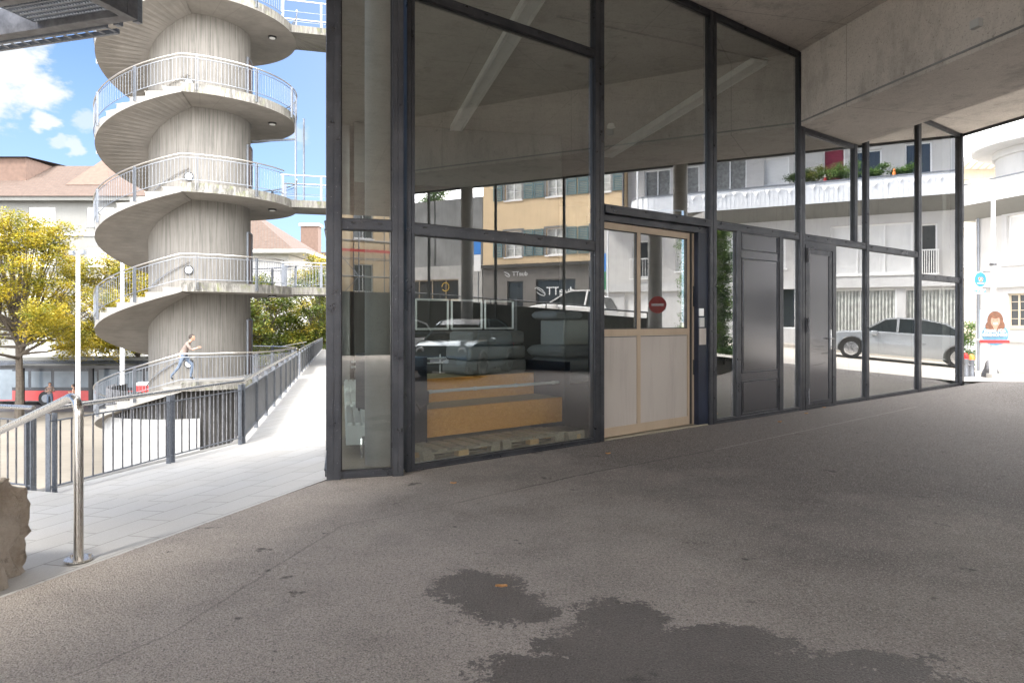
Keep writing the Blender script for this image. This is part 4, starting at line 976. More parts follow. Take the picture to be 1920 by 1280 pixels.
# ------------------------------------------------------------------ facades
def facade(xf, a0, a1, z0, z1, w, ops, mat, name='wall', parent=None, rev=.16, thick=.35):
    """wall front at depth w (street side = smaller w); real openings with reveals"""
    m = MB(xf); xs = sorted({a0, a1}|{x for o in ops for x in o[:2]}); zs = sorted({z0, z1}|{x for o in ops for x in o[2:4]})
    xs = [x for x in xs if a0 <= x <= a1]; zs = [x for x in zs if z0 <= x <= z1]
    for i in range(len(xs)-1):
        for j in range(len(zs)-1):
            cx, cz = (xs[i]+xs[i+1])/2, (zs[j]+zs[j+1])/2
            if any(o[0] < cx < o[1] and o[2] < cz < o[3] for o in ops): continue
            m.add([(xs[i], w, zs[j]), (xs[i+1], w, zs[j]), (xs[i+1], w, zs[j+1]), (xs[i], w, zs[j+1])], [(0, 1, 2, 3)])
    for o in ops:
        p, q, c, d = o[:4]
        m.add([(p, w, c), (q, w, c), (q, w, d), (p, w, d), (p, w+rev, c), (q, w+rev, c), (q, w+rev, d), (p, w+rev, d)], [(0, 1, 5, 4), (1, 2, 6, 5), (2, 3, 7, 6), (3, 0, 4, 7)])
    m.add([(a0, w, z0), (a0, w+thick, z0), (a0, w+thick, z1), (a0, w, z1)], [(0, 1, 2, 3)]); m.add([(a1, w, z0), (a1, w+thick, z0), (a1, w+thick, z1), (a1, w, z1)], [(0, 1, 2, 3)])
    m.add([(a0, w, z1), (a1, w, z1), (a1, w+thick, z1), (a0, w+thick, z1)], [(0, 1, 2, 3)])
    return m.build(name, mat, parent, flat_normals=False)
def window(xf, p, q, c, d, w, parent, fr=None, glass='wglass', rev=.12, mull=1, bars=0, sill=True, fw=.055, name='window', fill=None):
    fr = fr or M['white']; m = MB(xf); o = w+rev
    for a in ((p, p+fw, c, d), (q-fw, q, c, d), (p+fw, q-fw, c, c+fw), (p+fw, q-fw, d-fw, d)): m.box(a[0], a[1], o-.03, o+.04, a[2], a[3])
    for k in range(mull):
        x = p+(q-p)*(k+1)/(mull+1); m.box(x-fw*.45, x+fw*.45, o-.027, o+.037, c+fw, d-fw)
    for k in range(bars):
        zz = c+(d-c)*(k+1)/(bars+1); m.box(p+fw, q-fw, o-.01, o+.02, zz-.012, zz+.012)
    wn = m.build(name, fr, parent)
    MB(xf).add([(p+.01, o+.01, c+.01), (q-.01, o+.01, c+.01), (q-.01, o+.01, d-.01), (p+.01, o+.01, d-.01)], [(0, 1, 2, 3)]).build('pane', M[fill or glass], wn)
    if sill: MB(xf).box(p-.06, q+.06, w-.06, w+rev-.035, c-.07, c-.003).build('sill', fr, wn)
    return wn
# white house with the curved balcony, across the street
wh = thing('white_house', 'white rendered house with a long curved balcony across the street', 'house', xfS(2, 10.9, 0))
W0 = 10.9
ops1 = [(.45, 3.3, 3.36, 5.3), (-.35, .2, 3.25, 5.2), (9.35, 10.15, 3.47, 5.12), (5.0, 6.2, 3.7, 5.2), (7.0, 8.2, 3.7, 5.2), (-8.0, -6.5, 3.85, 5.6), (-5.2, -3.6, 3.85, 5.6), (-2.6, -1.4, 3.85, 5.6)]
facade(xfS, -9.37, 11.9, 3.42-.6, 6.1, W0, ops1, M['plaster_white'], parent=wh)
ops0 = [(1.0, 3.5, .95, 2.77), (-1.6, .7, .95, 2.75), (4.6, 6.6, 1.2, 2.9), (9.2, 10.5, 1.0, 2.80), (-8.0, -6.4, 1.28, 2.58), (-5.2, -3.7, .9, 2.6)]
facade(xfS, -9.37, 11.9, -1.6, 2.82, W0-.002, ops0, M['plaster_grey'], parent=wh)
MB(xfS).box(-9.37, 11.9, W0-.14, W0-.003, 2.83, 3.18).build('ledge', M['plaster_grey'], wh)
for i, a in enumerate(ops1):
    if i == 0: wn = window(xfS, *a, W0, wh, mull=2, fill='blind')
    elif i in (1, 2): wn = window(xfS, *a, W0, wh, mull=0, sill=False)
    else: wn = window(xfS, *a, W0, wh, mull=1, fill='blind')
    if i > 4: 
        m = MB(xfS); p, q, c, d = a
        for g in ((p-.2, p-.003, c-.2, d+.2), (q+.003, q+.2, c-.2, d+.2), (p, q, d+.003, d+.2), (p, q, c-.2, c-.08)): m.box(g[0], g[1], W0-.05, W0-.003, g[2], g[3])
        m.build('surround', M['conc_grey'] if 0 else M['plaster_grey'], wn)
for i, a in enumerate(ops0):
    if i == 4:
        wn = window(xfS, *a, W0, wh, mull=3, bars=3, fw=.07, fr=M['plaster_cream'])
    else:
        wn = window(xfS, *a, W0, wh, mull=1 if i < 3 else 0, glass='wglass', fill='curtain' if i in (0, 1) else ('white' if i == 3 else None), sill=False)
        if i < 2:
            m = MB(xfS); n = int((a[1]-a[0])/.12)
            for k in range(n): m.tube([(a[0]+.08+k*.12, W0+.11, a[2]+.06), (a[0]+.08+k*.12, W0+.11, a[3]-.06)], .035, 6)
            m.build('curtain_folds', M['curtain'], wn, smooth=True)
for (p, q, zb) in ((-.4, .25, 3.25), (9.25, 10.25, 3.35)):
    m = MB(xfS); m.bar((p, W0-.12, zb+.95), (q, W0-.12, zb+.95), .04); m.bar((p, W0-.12, zb+.05), (q, W0-.12, zb+.05), .04)
    for k in range(9): m.bar((p+.03+(q-p-.06)*k/8, W0-.12, zb+.05), (p+.03+(q-p-.06)*k/8, W0-.12, zb+.95), .022)
    m.build('window_railing', M['white'], wh)
# ground-floor string course, drain pipe, low plinth and vent seen at the right
MB(xfS).box(-9.37, -2, W0-.10, W0-.004, .72, .80).build('string_course', M['plaster_grey'], wh)
m = MB(xfS); m.box(-7.7, -6.9, W0-.03, W0-.003, -.35, .35); vt = m.build('vent_frame', M['white'], wh); m = MB(xfS)
for k in range(9): m.box(-7.65, -6.95, W0-.04, W0-.031, -.31+k*.07, -.28+k*.07)
m.build('vent_slats', M['plaster_grey'], vt)
MB(xfS).tube([(-9.2, W0-.06, -1.3), (-9.2, W0-.06, 6.0)], .045, 8).build('drain_pipe', M['galv'], wh)
MB(xfS).tube([(-1.1, W0-.06, -.1), (-1.1, W0-.06, 6.0)], .045, 8).build('drain_pipe', M['galv'], wh)
# balcony: parapet follows a line that curves in at both ends
def balc_path():
    P = []
    for i in range(9): a = R(90-i*11.25); P.append((10.2+1.3*sin(R(90)-0*a) if 0 else 10.2+1.35*cos(R(90-i*11.25)-R(90)) if 0 else 10.2+1.35*cos(R(i*11.25)), 11.0-1.35*sin(R(i*11.25))))
    P += [(t, 9.65) for t in (8, 5, 2, 0, -2, -4, -6, -8, -10.6)]
    for i in range(1, 9): P.append((-10.6-1.8*sin(R(i*11.25)), 11.45-1.8*cos(R(i*11.25))))
    P.append((-12.4, 16)); return P
BP = balc_path(); m = MB(xfS); so = MB(xfS); cap = MB(xfS); flo = MB(xfS); rib = MB(xfS); acc = 0
for i in range(len(BP)-1):
    (a, b_), (c, d) = BP[i], BP[i+1]
    m.add([(a, b_, 6.08), (c, d, 6.08), (c, d, 6.88), (a, b_, 6.88)], [(0, 1, 2, 3)])
    L = hypot(c-a, d-b_); n_ = ((d-b_)/L, -(c-a)/L)
    if a < 8.1: in0, in1 = (a, W0+.3), (c, W0+.3)
    else: in0, in1 = (10.2, 11.2), (10.2, 11.2)
    if a <= -10.6: in0, in1 = (-9.5, 12.5), (-9.5, 12.5)
    so.add([(a, b_, 6.08), (c, d, 6.08), (in1[0], in1[1]-.3, 5.66), (in0[0], in0[1]-.3, 5.66)], [(0, 1, 2, 3)])
    flo.add([(a, b_, 6.1), (c, d, 6.1), (in1[0], in1[1], 6.1), (in0[0], in0[1], 6.1)], [(0, 1, 2, 3)])
    k = max(1, int(L/.16))
    for j in range(k):
        x, y = a+(c-a)*j/k, b_+(d-b_)*j/k; rib.bar((x, y-.004, 6.1), (x, y-.004, 6.87), .035, .012, up=(.97, .24, 0))
    cap.bar((a, b_, 6.90), (c, d, 6.90), .09, .05)
bal = m.build('balcony', M['white_metal'], wh, flat_normals=False); so.build('coved_soffit', M['plaster_cream'] if 0 else M['plaster_pale'], bal, flat_normals=False)
cap.build('parapet_cap', M['galv'], bal); rib.build('cladding_ribs', M['white_metal'], bal); flo.build('balcony_floor', M['conc_grey'], bal, flat_normals=False)
WU = 11.3
ops2 = [(-.2, .7, 6.6, 8.4), (1.5, 2.4, 6.6, 8.3), (2.8, 3.6, 6.6, 8.6), (4.9, 5.9, 6.6, 8.4), (6.6, 8.0, 6.6, 8.6), (9.9, 11.1, 6.9, 8.4), (8.6, 9.3, 6.9, 8.4), (-1.6, -.8, 6.6, 8.5), (-4.6, -3.4, 6.8, 8.4)]
facade(xfS, -6.4, 11.9, 6.0, 8.95, WU, ops2, M['plaster_white'], parent=wh)
for i, a in enumerate(ops2): window(xfS, *a, WU, wh, mull=1 if i in (4, 5) else 0, fill=('curtain_red' if i == 2 else 'blind' if i in (3, 7) else 'lace' if i in (4, 5, 6) else None), sill=False)
MB(xfS).box(-6.3, 12, 10.3, 15, 8.96, 9.2).build('roof', M['plaster_white'], wh)
MB(xfS).box(-9.3, 11.9, W0+.36, 17, 2, 6.0).build('house_body', M['plaster_white'], wh)
TT = xfS(-8.55, 14.4, 0)[:2]
MB().lathe(TT, [(2.25, 6.05), (2.25, 8.3), (2.36, 8.31), (2.36, 8.59)], 48).build('turret', M['plaster_white'], wh, smooth=True)
m = MB().lathe(TT, [(.1, 8.6), (3.0, 8.6), (3.12, 8.66), (3.12, 8.78), (.1, 8.85)], 64).build('turret_roof', M['plaster_white'], wh, smooth=True)
m = MB()
for a in (5, 22): 
    ra = R(a); m.add([(TT[0]+2.27*sin(R(a+k*3.5)), TT[1]-2.27*cos(R(a+k*3.5)), zz) for k in range(4) for zz in (6.9, 8.2)], [(2*k, 2*k+1, 2*k+3, 2*k+2) for k in range(3)])
m.build('turret_window', M['blind'], wh)
# sign on the corner of the white house
pl = thing('pub_sign', 'round blue illuminated sign above a small white name board on the white house', 'sign', xfS(-8.6, 10.4, 3)); c = Vector(xfS(-8.6, 10.19, 3.15))
u3 = Vector((U.x, U.y, 0)); v3 = Vector((V.x, V.y, 0)); Z3 = Vector((0, 0, 1))
MB().disc(c, u3, .31, .14, 40).build('sign_box', M['white'], pl); MB().disc(c+u3*.075, u3, .285, .012, 40).build('sign_face', M['blue'], pl)
m = MB(); 
for dx in (-.05, .05): m.disc(c+u3*.085+v3*dx+Z3*.03, u3, .06, .01, 16)
m.add([c+u3*.092+v3*a+Z3*h for a, h in ((-.12, .03), (0, -.10), (.12, .03), (0, .0))], [(0, 1, 2, 3)]); m.build('emblem', M['orange'], pl)
m = MB()
for dx in (-.07, .07): m.bar(c+u3*.095+v3*dx*1.2-Z3*.08, c+u3*.095-v3*dx*.2+Z3*.06, .025, .01)
m.bar(c+u3*.09-v3*.17-Z3*.15, c+u3*.09+v3*.17-Z3*.15, .012, .03); m.build('emblem_white', M['white'], pl)
bxs = MB(); bxs.bar(c-v3*.30-Z3*.46, c+v3*.30-Z3*.46, .06, .20); nb = bxs.build('name_board', M['white'], pl)
text('Wilhelm Tell', c+u3*.036-Z3*.46, (v3.x, v3.y), .115, M['blue'], pl, bold=.002)
MB().bar(c+v3*.05+Z3*.31, c+v3*.75+Z3*.31, .03).build('bracket', M['steel'], pl)
MB().bar(c+v3*.2-Z3*.33, c+v3*.75-Z3*.33, .03).build('bracket', M['steel'], pl)
# festoon of small white pennants under the balcony rail
fz = thing('bunting', 'string of small white pennants hanging along the curved balcony', 'bunting', xfS(3, 9.5, 6.8)); m = MB(xfS); random.seed(5)
for i in range(26):
    t = -2+i*.42; zt = 6.80-.10*abs(sin(i*.9)); m.add([(t-.09, 9.60, zt), (t+.09, 9.60, zt), (t, 9.57, zt-.17)], [(0, 1, 2)])
m.build('pennants', M['white'], fz, flat_normals=False); MB(xfS).tube([(-2+i*.42, 9.6, 6.80-.10*abs(sin(i*.9))) for i in range(26)], .008, 4).build('cord', M['white'], fz)

# ------------------------------------------------------------------ foliage helper
def leaves(blobs, n, size, mat, name, parent, seed=1, flat=.0):
    rnd = random.Random(seed); vs = []; fs = []
    tot = sum(b_[3]**2 for b_ in blobs)
    for (x, y, z, r) in blobs:
        k = int(1.7*n*r*r/tot)
        # each blob is made of twig clusters near its surface
        cl = []
        for _ in range(max(3, int(k/16))):
            d = Vector((rnd.gauss(0, 1), rnd.gauss(0, 1), rnd.gauss(0, 1))).normalized(); rr = r*(rnd.random()**.45)
            cl.append(Vector((x, y, z))+Vector((d.x*rr, d.y*rr, d.z*rr*.62)))
        for c in cl:
            for _ in range(16):
                p = c+Vector((rnd.gauss(0, size*1.5), rnd.gauss(0, size*1.5), rnd.gauss(0, size*.7))); s_ = size*(.5+rnd.random()*.7)
                a = Vector((rnd.uniform(-1, 1), rnd.uniform(-1, 1), rnd.uniform(-.55, .55))).normalized(); b2 = a.cross(Vector((rnd.uniform(-1, 1), rnd.uniform(-1, 1), 1.2))).normalized()
                i = len(vs); vs += [p-a*s_*.62, p-b2*s_*.3, p+a*s_*.62, p+b2*s_*.3]; fs.append((i, i+1, i+2, i+3))
    m = MB(); m.v = vs; m.f = fs; return m.build(name, mat, parent, flat_normals=False)
def tree(x, y, zb, H, blobs, n, size, mat, label, seed, tr=.22, trunk_h=.4, name='street_tree', group=None):
    o = thing(name, label, 'tree', (x, y, zb), group); rnd = random.Random(seed); m = MB()
    th = H*trunk_h; m.tube([(x, y, zb), (x+.05, y, zb+th*.5), (x-.06, y+.05, zb+th), (x+.05, y, zb+H*.7), (x, y, zb+H*.88)], [tr, tr*.8, tr*.65, tr*.35, tr*.1], 9)
    B = [(x+bx*1., y+by, zb+bz, r) for bx, by, bz, r in blobs]
    for (bx, by, bz, r) in B:
        h0 = zb+th*(.85+rnd.random()*.5); s_ = Vector((x, y, min(h0, bz))); e_ = Vector((bx, by, bz)); mid = (s_+e_)/2+Vector((0, 0, -.25+rnd.random()*.2))
        m.tube([s_, mid, e_], [tr*.42, tr*.25, tr*.07], 6)
        for _ in range(3):
            q = e_+Vector((rnd.uniform(-r, r)*.8, rnd.uniform(-r, r)*.8, rnd.uniform(-.2, r*.5))); m.tube([mid, (mid+q)/2+Vector((0, 0, .1)), q], [tr*.16, tr*.1, tr*.03], 5)
    m.build('trunk', M['bark'], o, smooth=True); leaves(B, n, size, mat, 'crown', o, seed); return o
rnd = random.Random(11)
def crown(R0, z0, z1, n, seed, rb=1.5):
    r = random.Random(seed); out = []
    for i in range(n):
        f = (i+.5)/n; z = z0+(z1-z0)*f; a = i*2.4+r.random()*.6; env = R0*(1-((f-.38)/.66)**2*.85) if f > .38 else R0*(.8+f*.5)
        rr = env*(.25+.7*r.random()); out.append((rr*cos(a), rr*sin(a), z, rb*(.6+.5*r.random())*(1.1-.45*f)))
    return out
tree(-29.6, 41, -4.3, 12.4, crown(6.0, 4.2, 11.9, 38, 3, 1.7), 44000, .145, M['leaf_yellow'], 'yellow leaved street tree in front of the tall pale building, nearest on the left', 21, .26, .33)
tree(-26.0, 47.5, -4.3, 10.6, crown(6.0, 4.0, 10.0, 34, 5, 1.6), 30000, .155, M['leaf_yellow'], 'yellow green street tree just left of the stair tower, behind the white lamp post', 22, .22, .35)
tree(-24.5, 57, -4.3, 8.6, crown(4.6, 3.6, 7.6, 20, 8, 1.6), 11000, .2, M['leaf_green'], 'darker green tree low behind the bus, left of the stair tower', 23, .22, .4)
for i, (x, y, H_, r_, mt, lb) in enumerate(((-19.6, 52, 9.6, 4.4, 'leaf_mixed', 'green and yellow tree directly right of the tower core, under the lowest footbridge'), (-15.2, 55, 9.9, 4.6, 'leaf_mixed', 'green and yellow tree between the tower and the far end of the walkway'), (-17.9, 66, 12.2, 4.6, 'leaf_yellow', 'yellowing tree seen through the railing of the lowest footbridge'), (-24.8, 68, 8.6, 5, 'leaf_green', 'dark green tree furthest back behind the tower core'))):
    tree(x, y, -4.3, H_, crown(r_, 2.6, H_-.5, 26, 30+i, 1.6), 15000, .2, M[mt], lb, 40+i, .22, .3)

# ------------------------------------------------------------------ beige shop house and the rest of the far side of the street (seen in the glass)
bh = thing('beige_shop_house', 'warm beige house with blue green shutters over a dark shopfront', 'house', xfS(16, 10.9, 1)); W1 = 11.0
wins = [(t-.47, t+.47, z, z+1.3) for t in (17.75, 15.45, 13.1) for z in (4.72, 7.56, 10.4)]
facade(xfS, 11.93, 19.5, 4.32, 12.6, W1, wins, M['plaster_beige'], parent=bh)
for a in wins:
    wn = window(xfS, *a, W1, bh, mull=1, bars=2, fill='curtain')
    m = MB(xfS); p, q, c, d = a
    for g in ((p-.12, p-.003, c, d+.1), (q+.003, q+.12, c, d+.1), (p, q, d+.003, d+.1)): m.box(g[0], g[1], W1-.03, W1-.003, g[2], g[3])
    m.build('surround', M['conc_grey'], wn)
    for x0, x1 in ((p-.66, p-.14), (q+.14, q+.66)):
        m = MB(xfS); m.box(x0, x0+.06, W1-.06, W1-.02, c, d); m.box(x1-.06, x1, W1-.06, W1-.02, c, d); m.box(x0+.06, x1-.06, W1-.06, W1-.02, c, c+.06); m.box(x0+.06, x1-.06, W1-.06, W1-.02, d-.06, d); m.box(x0+.06, x1-.06, W1-.06, W1-.02, (c+d)/2-.03, (c+d)/2+.03)
        for k in range(14):
            zz = c+.09+k*(d-c-.16)/14; m.add([(x0+.06, W1-.055, zz), (x1-.06, W1-.055, zz), (x1-.06, W1-.025, zz+.06), (x0+.06, W1-.025, zz+.06)], [(0, 1, 2, 3)])
        m.build('shutter', M['shutter'], bh)
sops = [(12.9, 13.7, 1.7, 3.6), (14.4, 16.5, 2.0, 3.55), (17.2, 18.1, 1.3, 3.5)]
facade(xfS, 11.93, 19.5, -.5, 4.30, W1-.01, sops, M['shop_grey'], parent=bh)
MB(xfS).box(11.9, 19.55, W1-.22, W1-.012, 4.18, 4.34).build('cornice', M['conc_dark'], bh)
for i, a in enumerate(sops): window(xfS, *a, W1, bh, mull=0, fr=M['steel'], sill=False, name='shop_window' if i != 2 else 'shop_door')
text('dueTT', xfS(15.15, W1-.03, 2.95), (U.x, U.y), .56, M['white'], bh); text('dueTT', xfS(17.35, W1-.06, 3.85), (U.x, U.y), .32, M['white'], bh)
for c_, s_ in (((16.25, 2.95), .27), ((18.1, 3.85), .16)):
    m = MB(xfS); P = [(c_[0]+s_*1.0*cos(R(a)), W1-.04, c_[1]+s_*.55*sin(R(a))+s_*.5*cos(R(a))) for a in range(0, 330, 15)]; m.tube(P, .018, 5); m.tube([(c_[0]-s_, W1-.04, c_[1]-s_*.4), (c_[0]+s_*.7, W1-.04, c_[1]+s_*.6)], .014, 5); m.build('logo_swoosh', M['white'], bh)
text('118', xfS(12.35, W1-.03, 3.45), (U.x, U.y), .22, M['black'], bh, name='house_number')
MB(xfS).box(11.9, 19.6, W1+.36, 18, -.5, 12.6).build('house_body', M['plaster_beige'], bh)
MB(xfS).tube([(12.0, W1-.07, .9), (12.0, W1-.07, 12.4)], .05, 8).build('drain_pipe', M['steel'], bh)
m = MB(xfS); m.add([(11.6, 10.5, 12.6), (19.9, 10.5, 12.6), (19.9, 14.5, 15.6), (11.6, 14.5, 15.6), (19.9, 18.5, 12.6), (11.6, 18.5, 12.6)], [(0, 1, 2, 3), (3, 2, 4, 5), (1, 4, 2), (0, 3, 5), (0, 5, 4, 1)]); m.build('roof', M['roof'], bh)
gw = thing('grey_wall', 'tall grey concrete garden wall beyond the beige house, with a low garage window', 'wall', xfS(25, 11, 1))
facade(xfS, 19.55, 34, .5, 4.4, 11.0, [(21.0, 24.4, 2.6, 3.7)], M['plaster_pale'] if 0 else M['concrete'], parent=gw)
facade(xfS, 19.55, 34, 4.402, 7.9, 11.03, [], M['conc_grey'], parent=gw)
wn = window(xfS, 21.0, 24.4, 2.6, 3.7, 11.0, gw, mull=3, fr=M['beige'], fill='wglass')
m = MB(xfS); m.tube([(21.8+.22*cos(R(a)), 10.97, 3.3+.22*sin(R(a))) for a in range(0, 345, 15)], .02, 5); m.build('round_logo', M['yellow'], gw)
m = MB(xfS)
for t in (22.5, 25.5, 28.5): m.bar((t, 11.01, 4.4), (t, 11.01, 7.9), .03)
m.build('joint', M['conc_dark'], gw)
def plant(name, label, blobs, n, size, mat, loc, cat='plant', group=None, seed=3, pot=None):
    o = thing(name, label, cat, loc, group); leaves(blobs, n, size, M[mat], 'foliage', o, seed)
    if pot: MB().lathe(loc[:2], [(.01, loc[2]), (pot*.7, loc[2]), (pot, loc[2]+pot*1.6), (pot*.9, loc[2]+pot*1.6), (.01, loc[2]+pot*1.4)], 16).build('pot', M['salmon'], o)
    else:
        m = MB(); x, y, z = loc
        for b_ in blobs[:6]: m.tube([(x, y, z), ((x+b_[0])/2, (y+b_[1])/2, (z+b_[2])/2+.05), b_[:3]], [.03, .02, .008], 5)
        m.build('stem', M['bark'], o)
    return o
for t, lb in ((23.0, 'leafy shrub growing on top of the tall grey wall, nearest the beige house'), (27.0, 'leafy shrub growing on top of the tall grey wall, further from the beige house')):
    c = xfS(t, 11.6, 7.8); plant('wall_shrub', lb, [(c[0]+dx, c[1]+dy, 8.1+dz, .7) for dx, dy, dz in ((0, 0, .1), (.6, -.5, 0), (-.5, .6, .3), (.1, .2, .7))], 1800, .11, 'leaf_ivy', c, 'shrub')
# ivy covered pier
c = xfS(5.9, 1.9, 0); iv = thing('ivy_pier', 'tall pier wholly covered in green ivy beside the street', 'ivy', (c[0], c[1], .3))
MB(xfS).box(5.8, 6.0, 1.75, 2.05, .2, 4.0).build('pier', M['concrete'], iv)
leaves([(c[0]+.06*sin(i*2.1), c[1]+.08*cos(i*1.7), .6+i*.36, .34) for i in range(11)], 11000, .07, M['leaf_ivy'], 'ivy', iv, 9)
c = xfS(5.7, 1.5, 0); plant('grass_tuft', 'tuft of bright green grass at the foot of the ivy pier', [(c[0]+dx, c[1]+dy, .62, .22) for dx, dy in ((0, 0), (.25, -.2), (-.2, .2))], 900, .07, 'leaf_ivy', (c[0], c[1], .5))
# plants on the balcony
for i, (t, r_, mt, lb) in enumerate(((4.35, .30, 'leaf_green', 'dark bushy plant at the left end of the balcony flower row'), (3.9, .34, 'leaf_mixed', 'tall feathery yellow green plant on the balcony'), (3.2, .34, 'leaf_ivy', 'broad leaved green plant on the balcony between two taller ones'), (2.65, .36, 'leaf_ivy', 'spreading green plant on the balcony by the mullion'), (1.7, .25, 'leaf_ivy', 'small green potted plant on the balcony in front of the wine red curtain'), (.75, .2, 'leaf_ivy', 'low green potted plant on the balcony with red flowers beside it'))):
    c = xfS(t, 9.95, 6.35); plant('balcony_plant', lb, [(c[0], c[1], 6.98+r_*.6, r_*1.15), (c[0]+.12, c[1]-.3, 6.9+r_, r_*.85), (c[0]-.08, c[1]+.25, 6.95+r_*1.5, r_*.7)], 1500, .06, mt, c, group='plants along the curved balcony', seed=60+i, pot=.18)
for i, (t, lb) in enumerate(((3.45, 'red and white garden gnome like ornament among the balcony plants'), (1.1, 'bright orange flower ball on the balcony parapet'))):
    c = Vector(xfS(t, 9.8, 6.93)); o = thing('balcony_ornament', lb if i else 'small red ornament with a white top among the balcony plants', 'ornament', tuple(c)); MB().lathe(c.xy, [(.02, c.z), (.06, c.z+.02), (.065, c.z+.10), (.03, c.z+.16)], 14).build('body', M['red' if i == 0 else 'orange'], o, smooth=True); MB().lathe(c.xy, [(.04, c.z+.16), (.05, c.z+.20), (.03, c.z+.25), (.0, c.z+.27)], 14).build('top', M['white' if i == 0 else 'orange'], o, smooth=True)
# poles, banner and parking sign on the far pavement
o = thing('flag_pole', 'thin white pole carrying a narrow blue and green banner', 'pole', xfS(10.9, 9.6, 1)); MB(xfS).tube([(10.9, 9.6, .8), (10.9, 9.6, 8.2)], .04, 8).build('pole', M['white_metal'], o)
m = MB(xfS); m.box(10.98, 11.2, 9.59, 9.61, 3.7, 4.5); m.build('banner', M['blue'], o); MB(xfS).box(10.98, 11.2, 9.59, 9.61, 2.9, 3.69).build('banner', M['green'], o)
o = thing('parking_sign', 'narrow blue and white sign on a thin post by the far kerb', 'sign', xfS(18.6, 9.0, 1.4)); MB(xfS).tube([(18.6, 9.0, 1.4), (18.6, 9.0, 5.5)], .03, 8).build('post', M['galv'], o); MB(xfS).box(18.42, 18.78, 8.9, 8.93, 4.7, 5.5).build('sign_plate', M['blue'], o); MB(xfS).box(18.42, 18.78, 8.9, 8.93, 3.9, 4.69).build('sign_plate', M['white'], o)

# scaffolded yellow house behind the camera (mirrored in the corner pane)
sh = thing('scaffolded_house', 'yellow house front behind a steel scaffold with a red board', 'house', (9.7, -25.3, 1))
xh = XF(Vector((3.0, -25.0)), Vector((1, -.05)), Vector((-.05, -1)))
wl = [(1+i*2.4, 2.2+i*2.4, z, z+1.6) for i in range(5) for z in (3.2, 6.3)]
facade(xh, 0, 13, -.5, 9.5, 0, wl, M['plaster_beige'], parent=sh)
for a in wl: window(xh, *a, 0, sh, mull=1)
sf = thing('scaffold', 'steel tube scaffold with plank decks and a red board in front of the yellow house', 'scaffold', (9, -24, 0)); m = MB(xh)
for i in range(8):
    for dy in (-.7, -1.5): m.tube([(i*1.85, dy, 0), (i*1.85, dy, 10)], .03, 6)
for z in (2, 4, 6, 8):
    for dy in (-.7, -1.5): m.tube([(0, dy, z), (13, dy, z)], .025, 6); m.tube([(0, dy, z+1), (13, dy, z+1)], .02, 6)
for i in range(0, 7, 2): m.tube([(i*1.85, -1.5, 2), ((i+1)*1.85, -1.5, 4)], .02, 6); m.tube([(i*1.85, -1.5, 6), ((i+1)*1.85, -1.5, 4)], .02, 6)
m.build('tubes', M['galv'], sf); MB(xh).box(0, 13, -1.5, -.7, 5.98, 6.02).box(0, 13, -1.5, -.7, 3.98, 4.02).build('planks', M['pallet'], sf); MB(xh).box(2, 11, -1.56, -1.53, 5.35, 5.5).build('red_board', M['red'], sf)
MB(xh).box(0, 13, .2, 8, -.5, 9.4).build('house_body', M['plaster_beige'], sh)
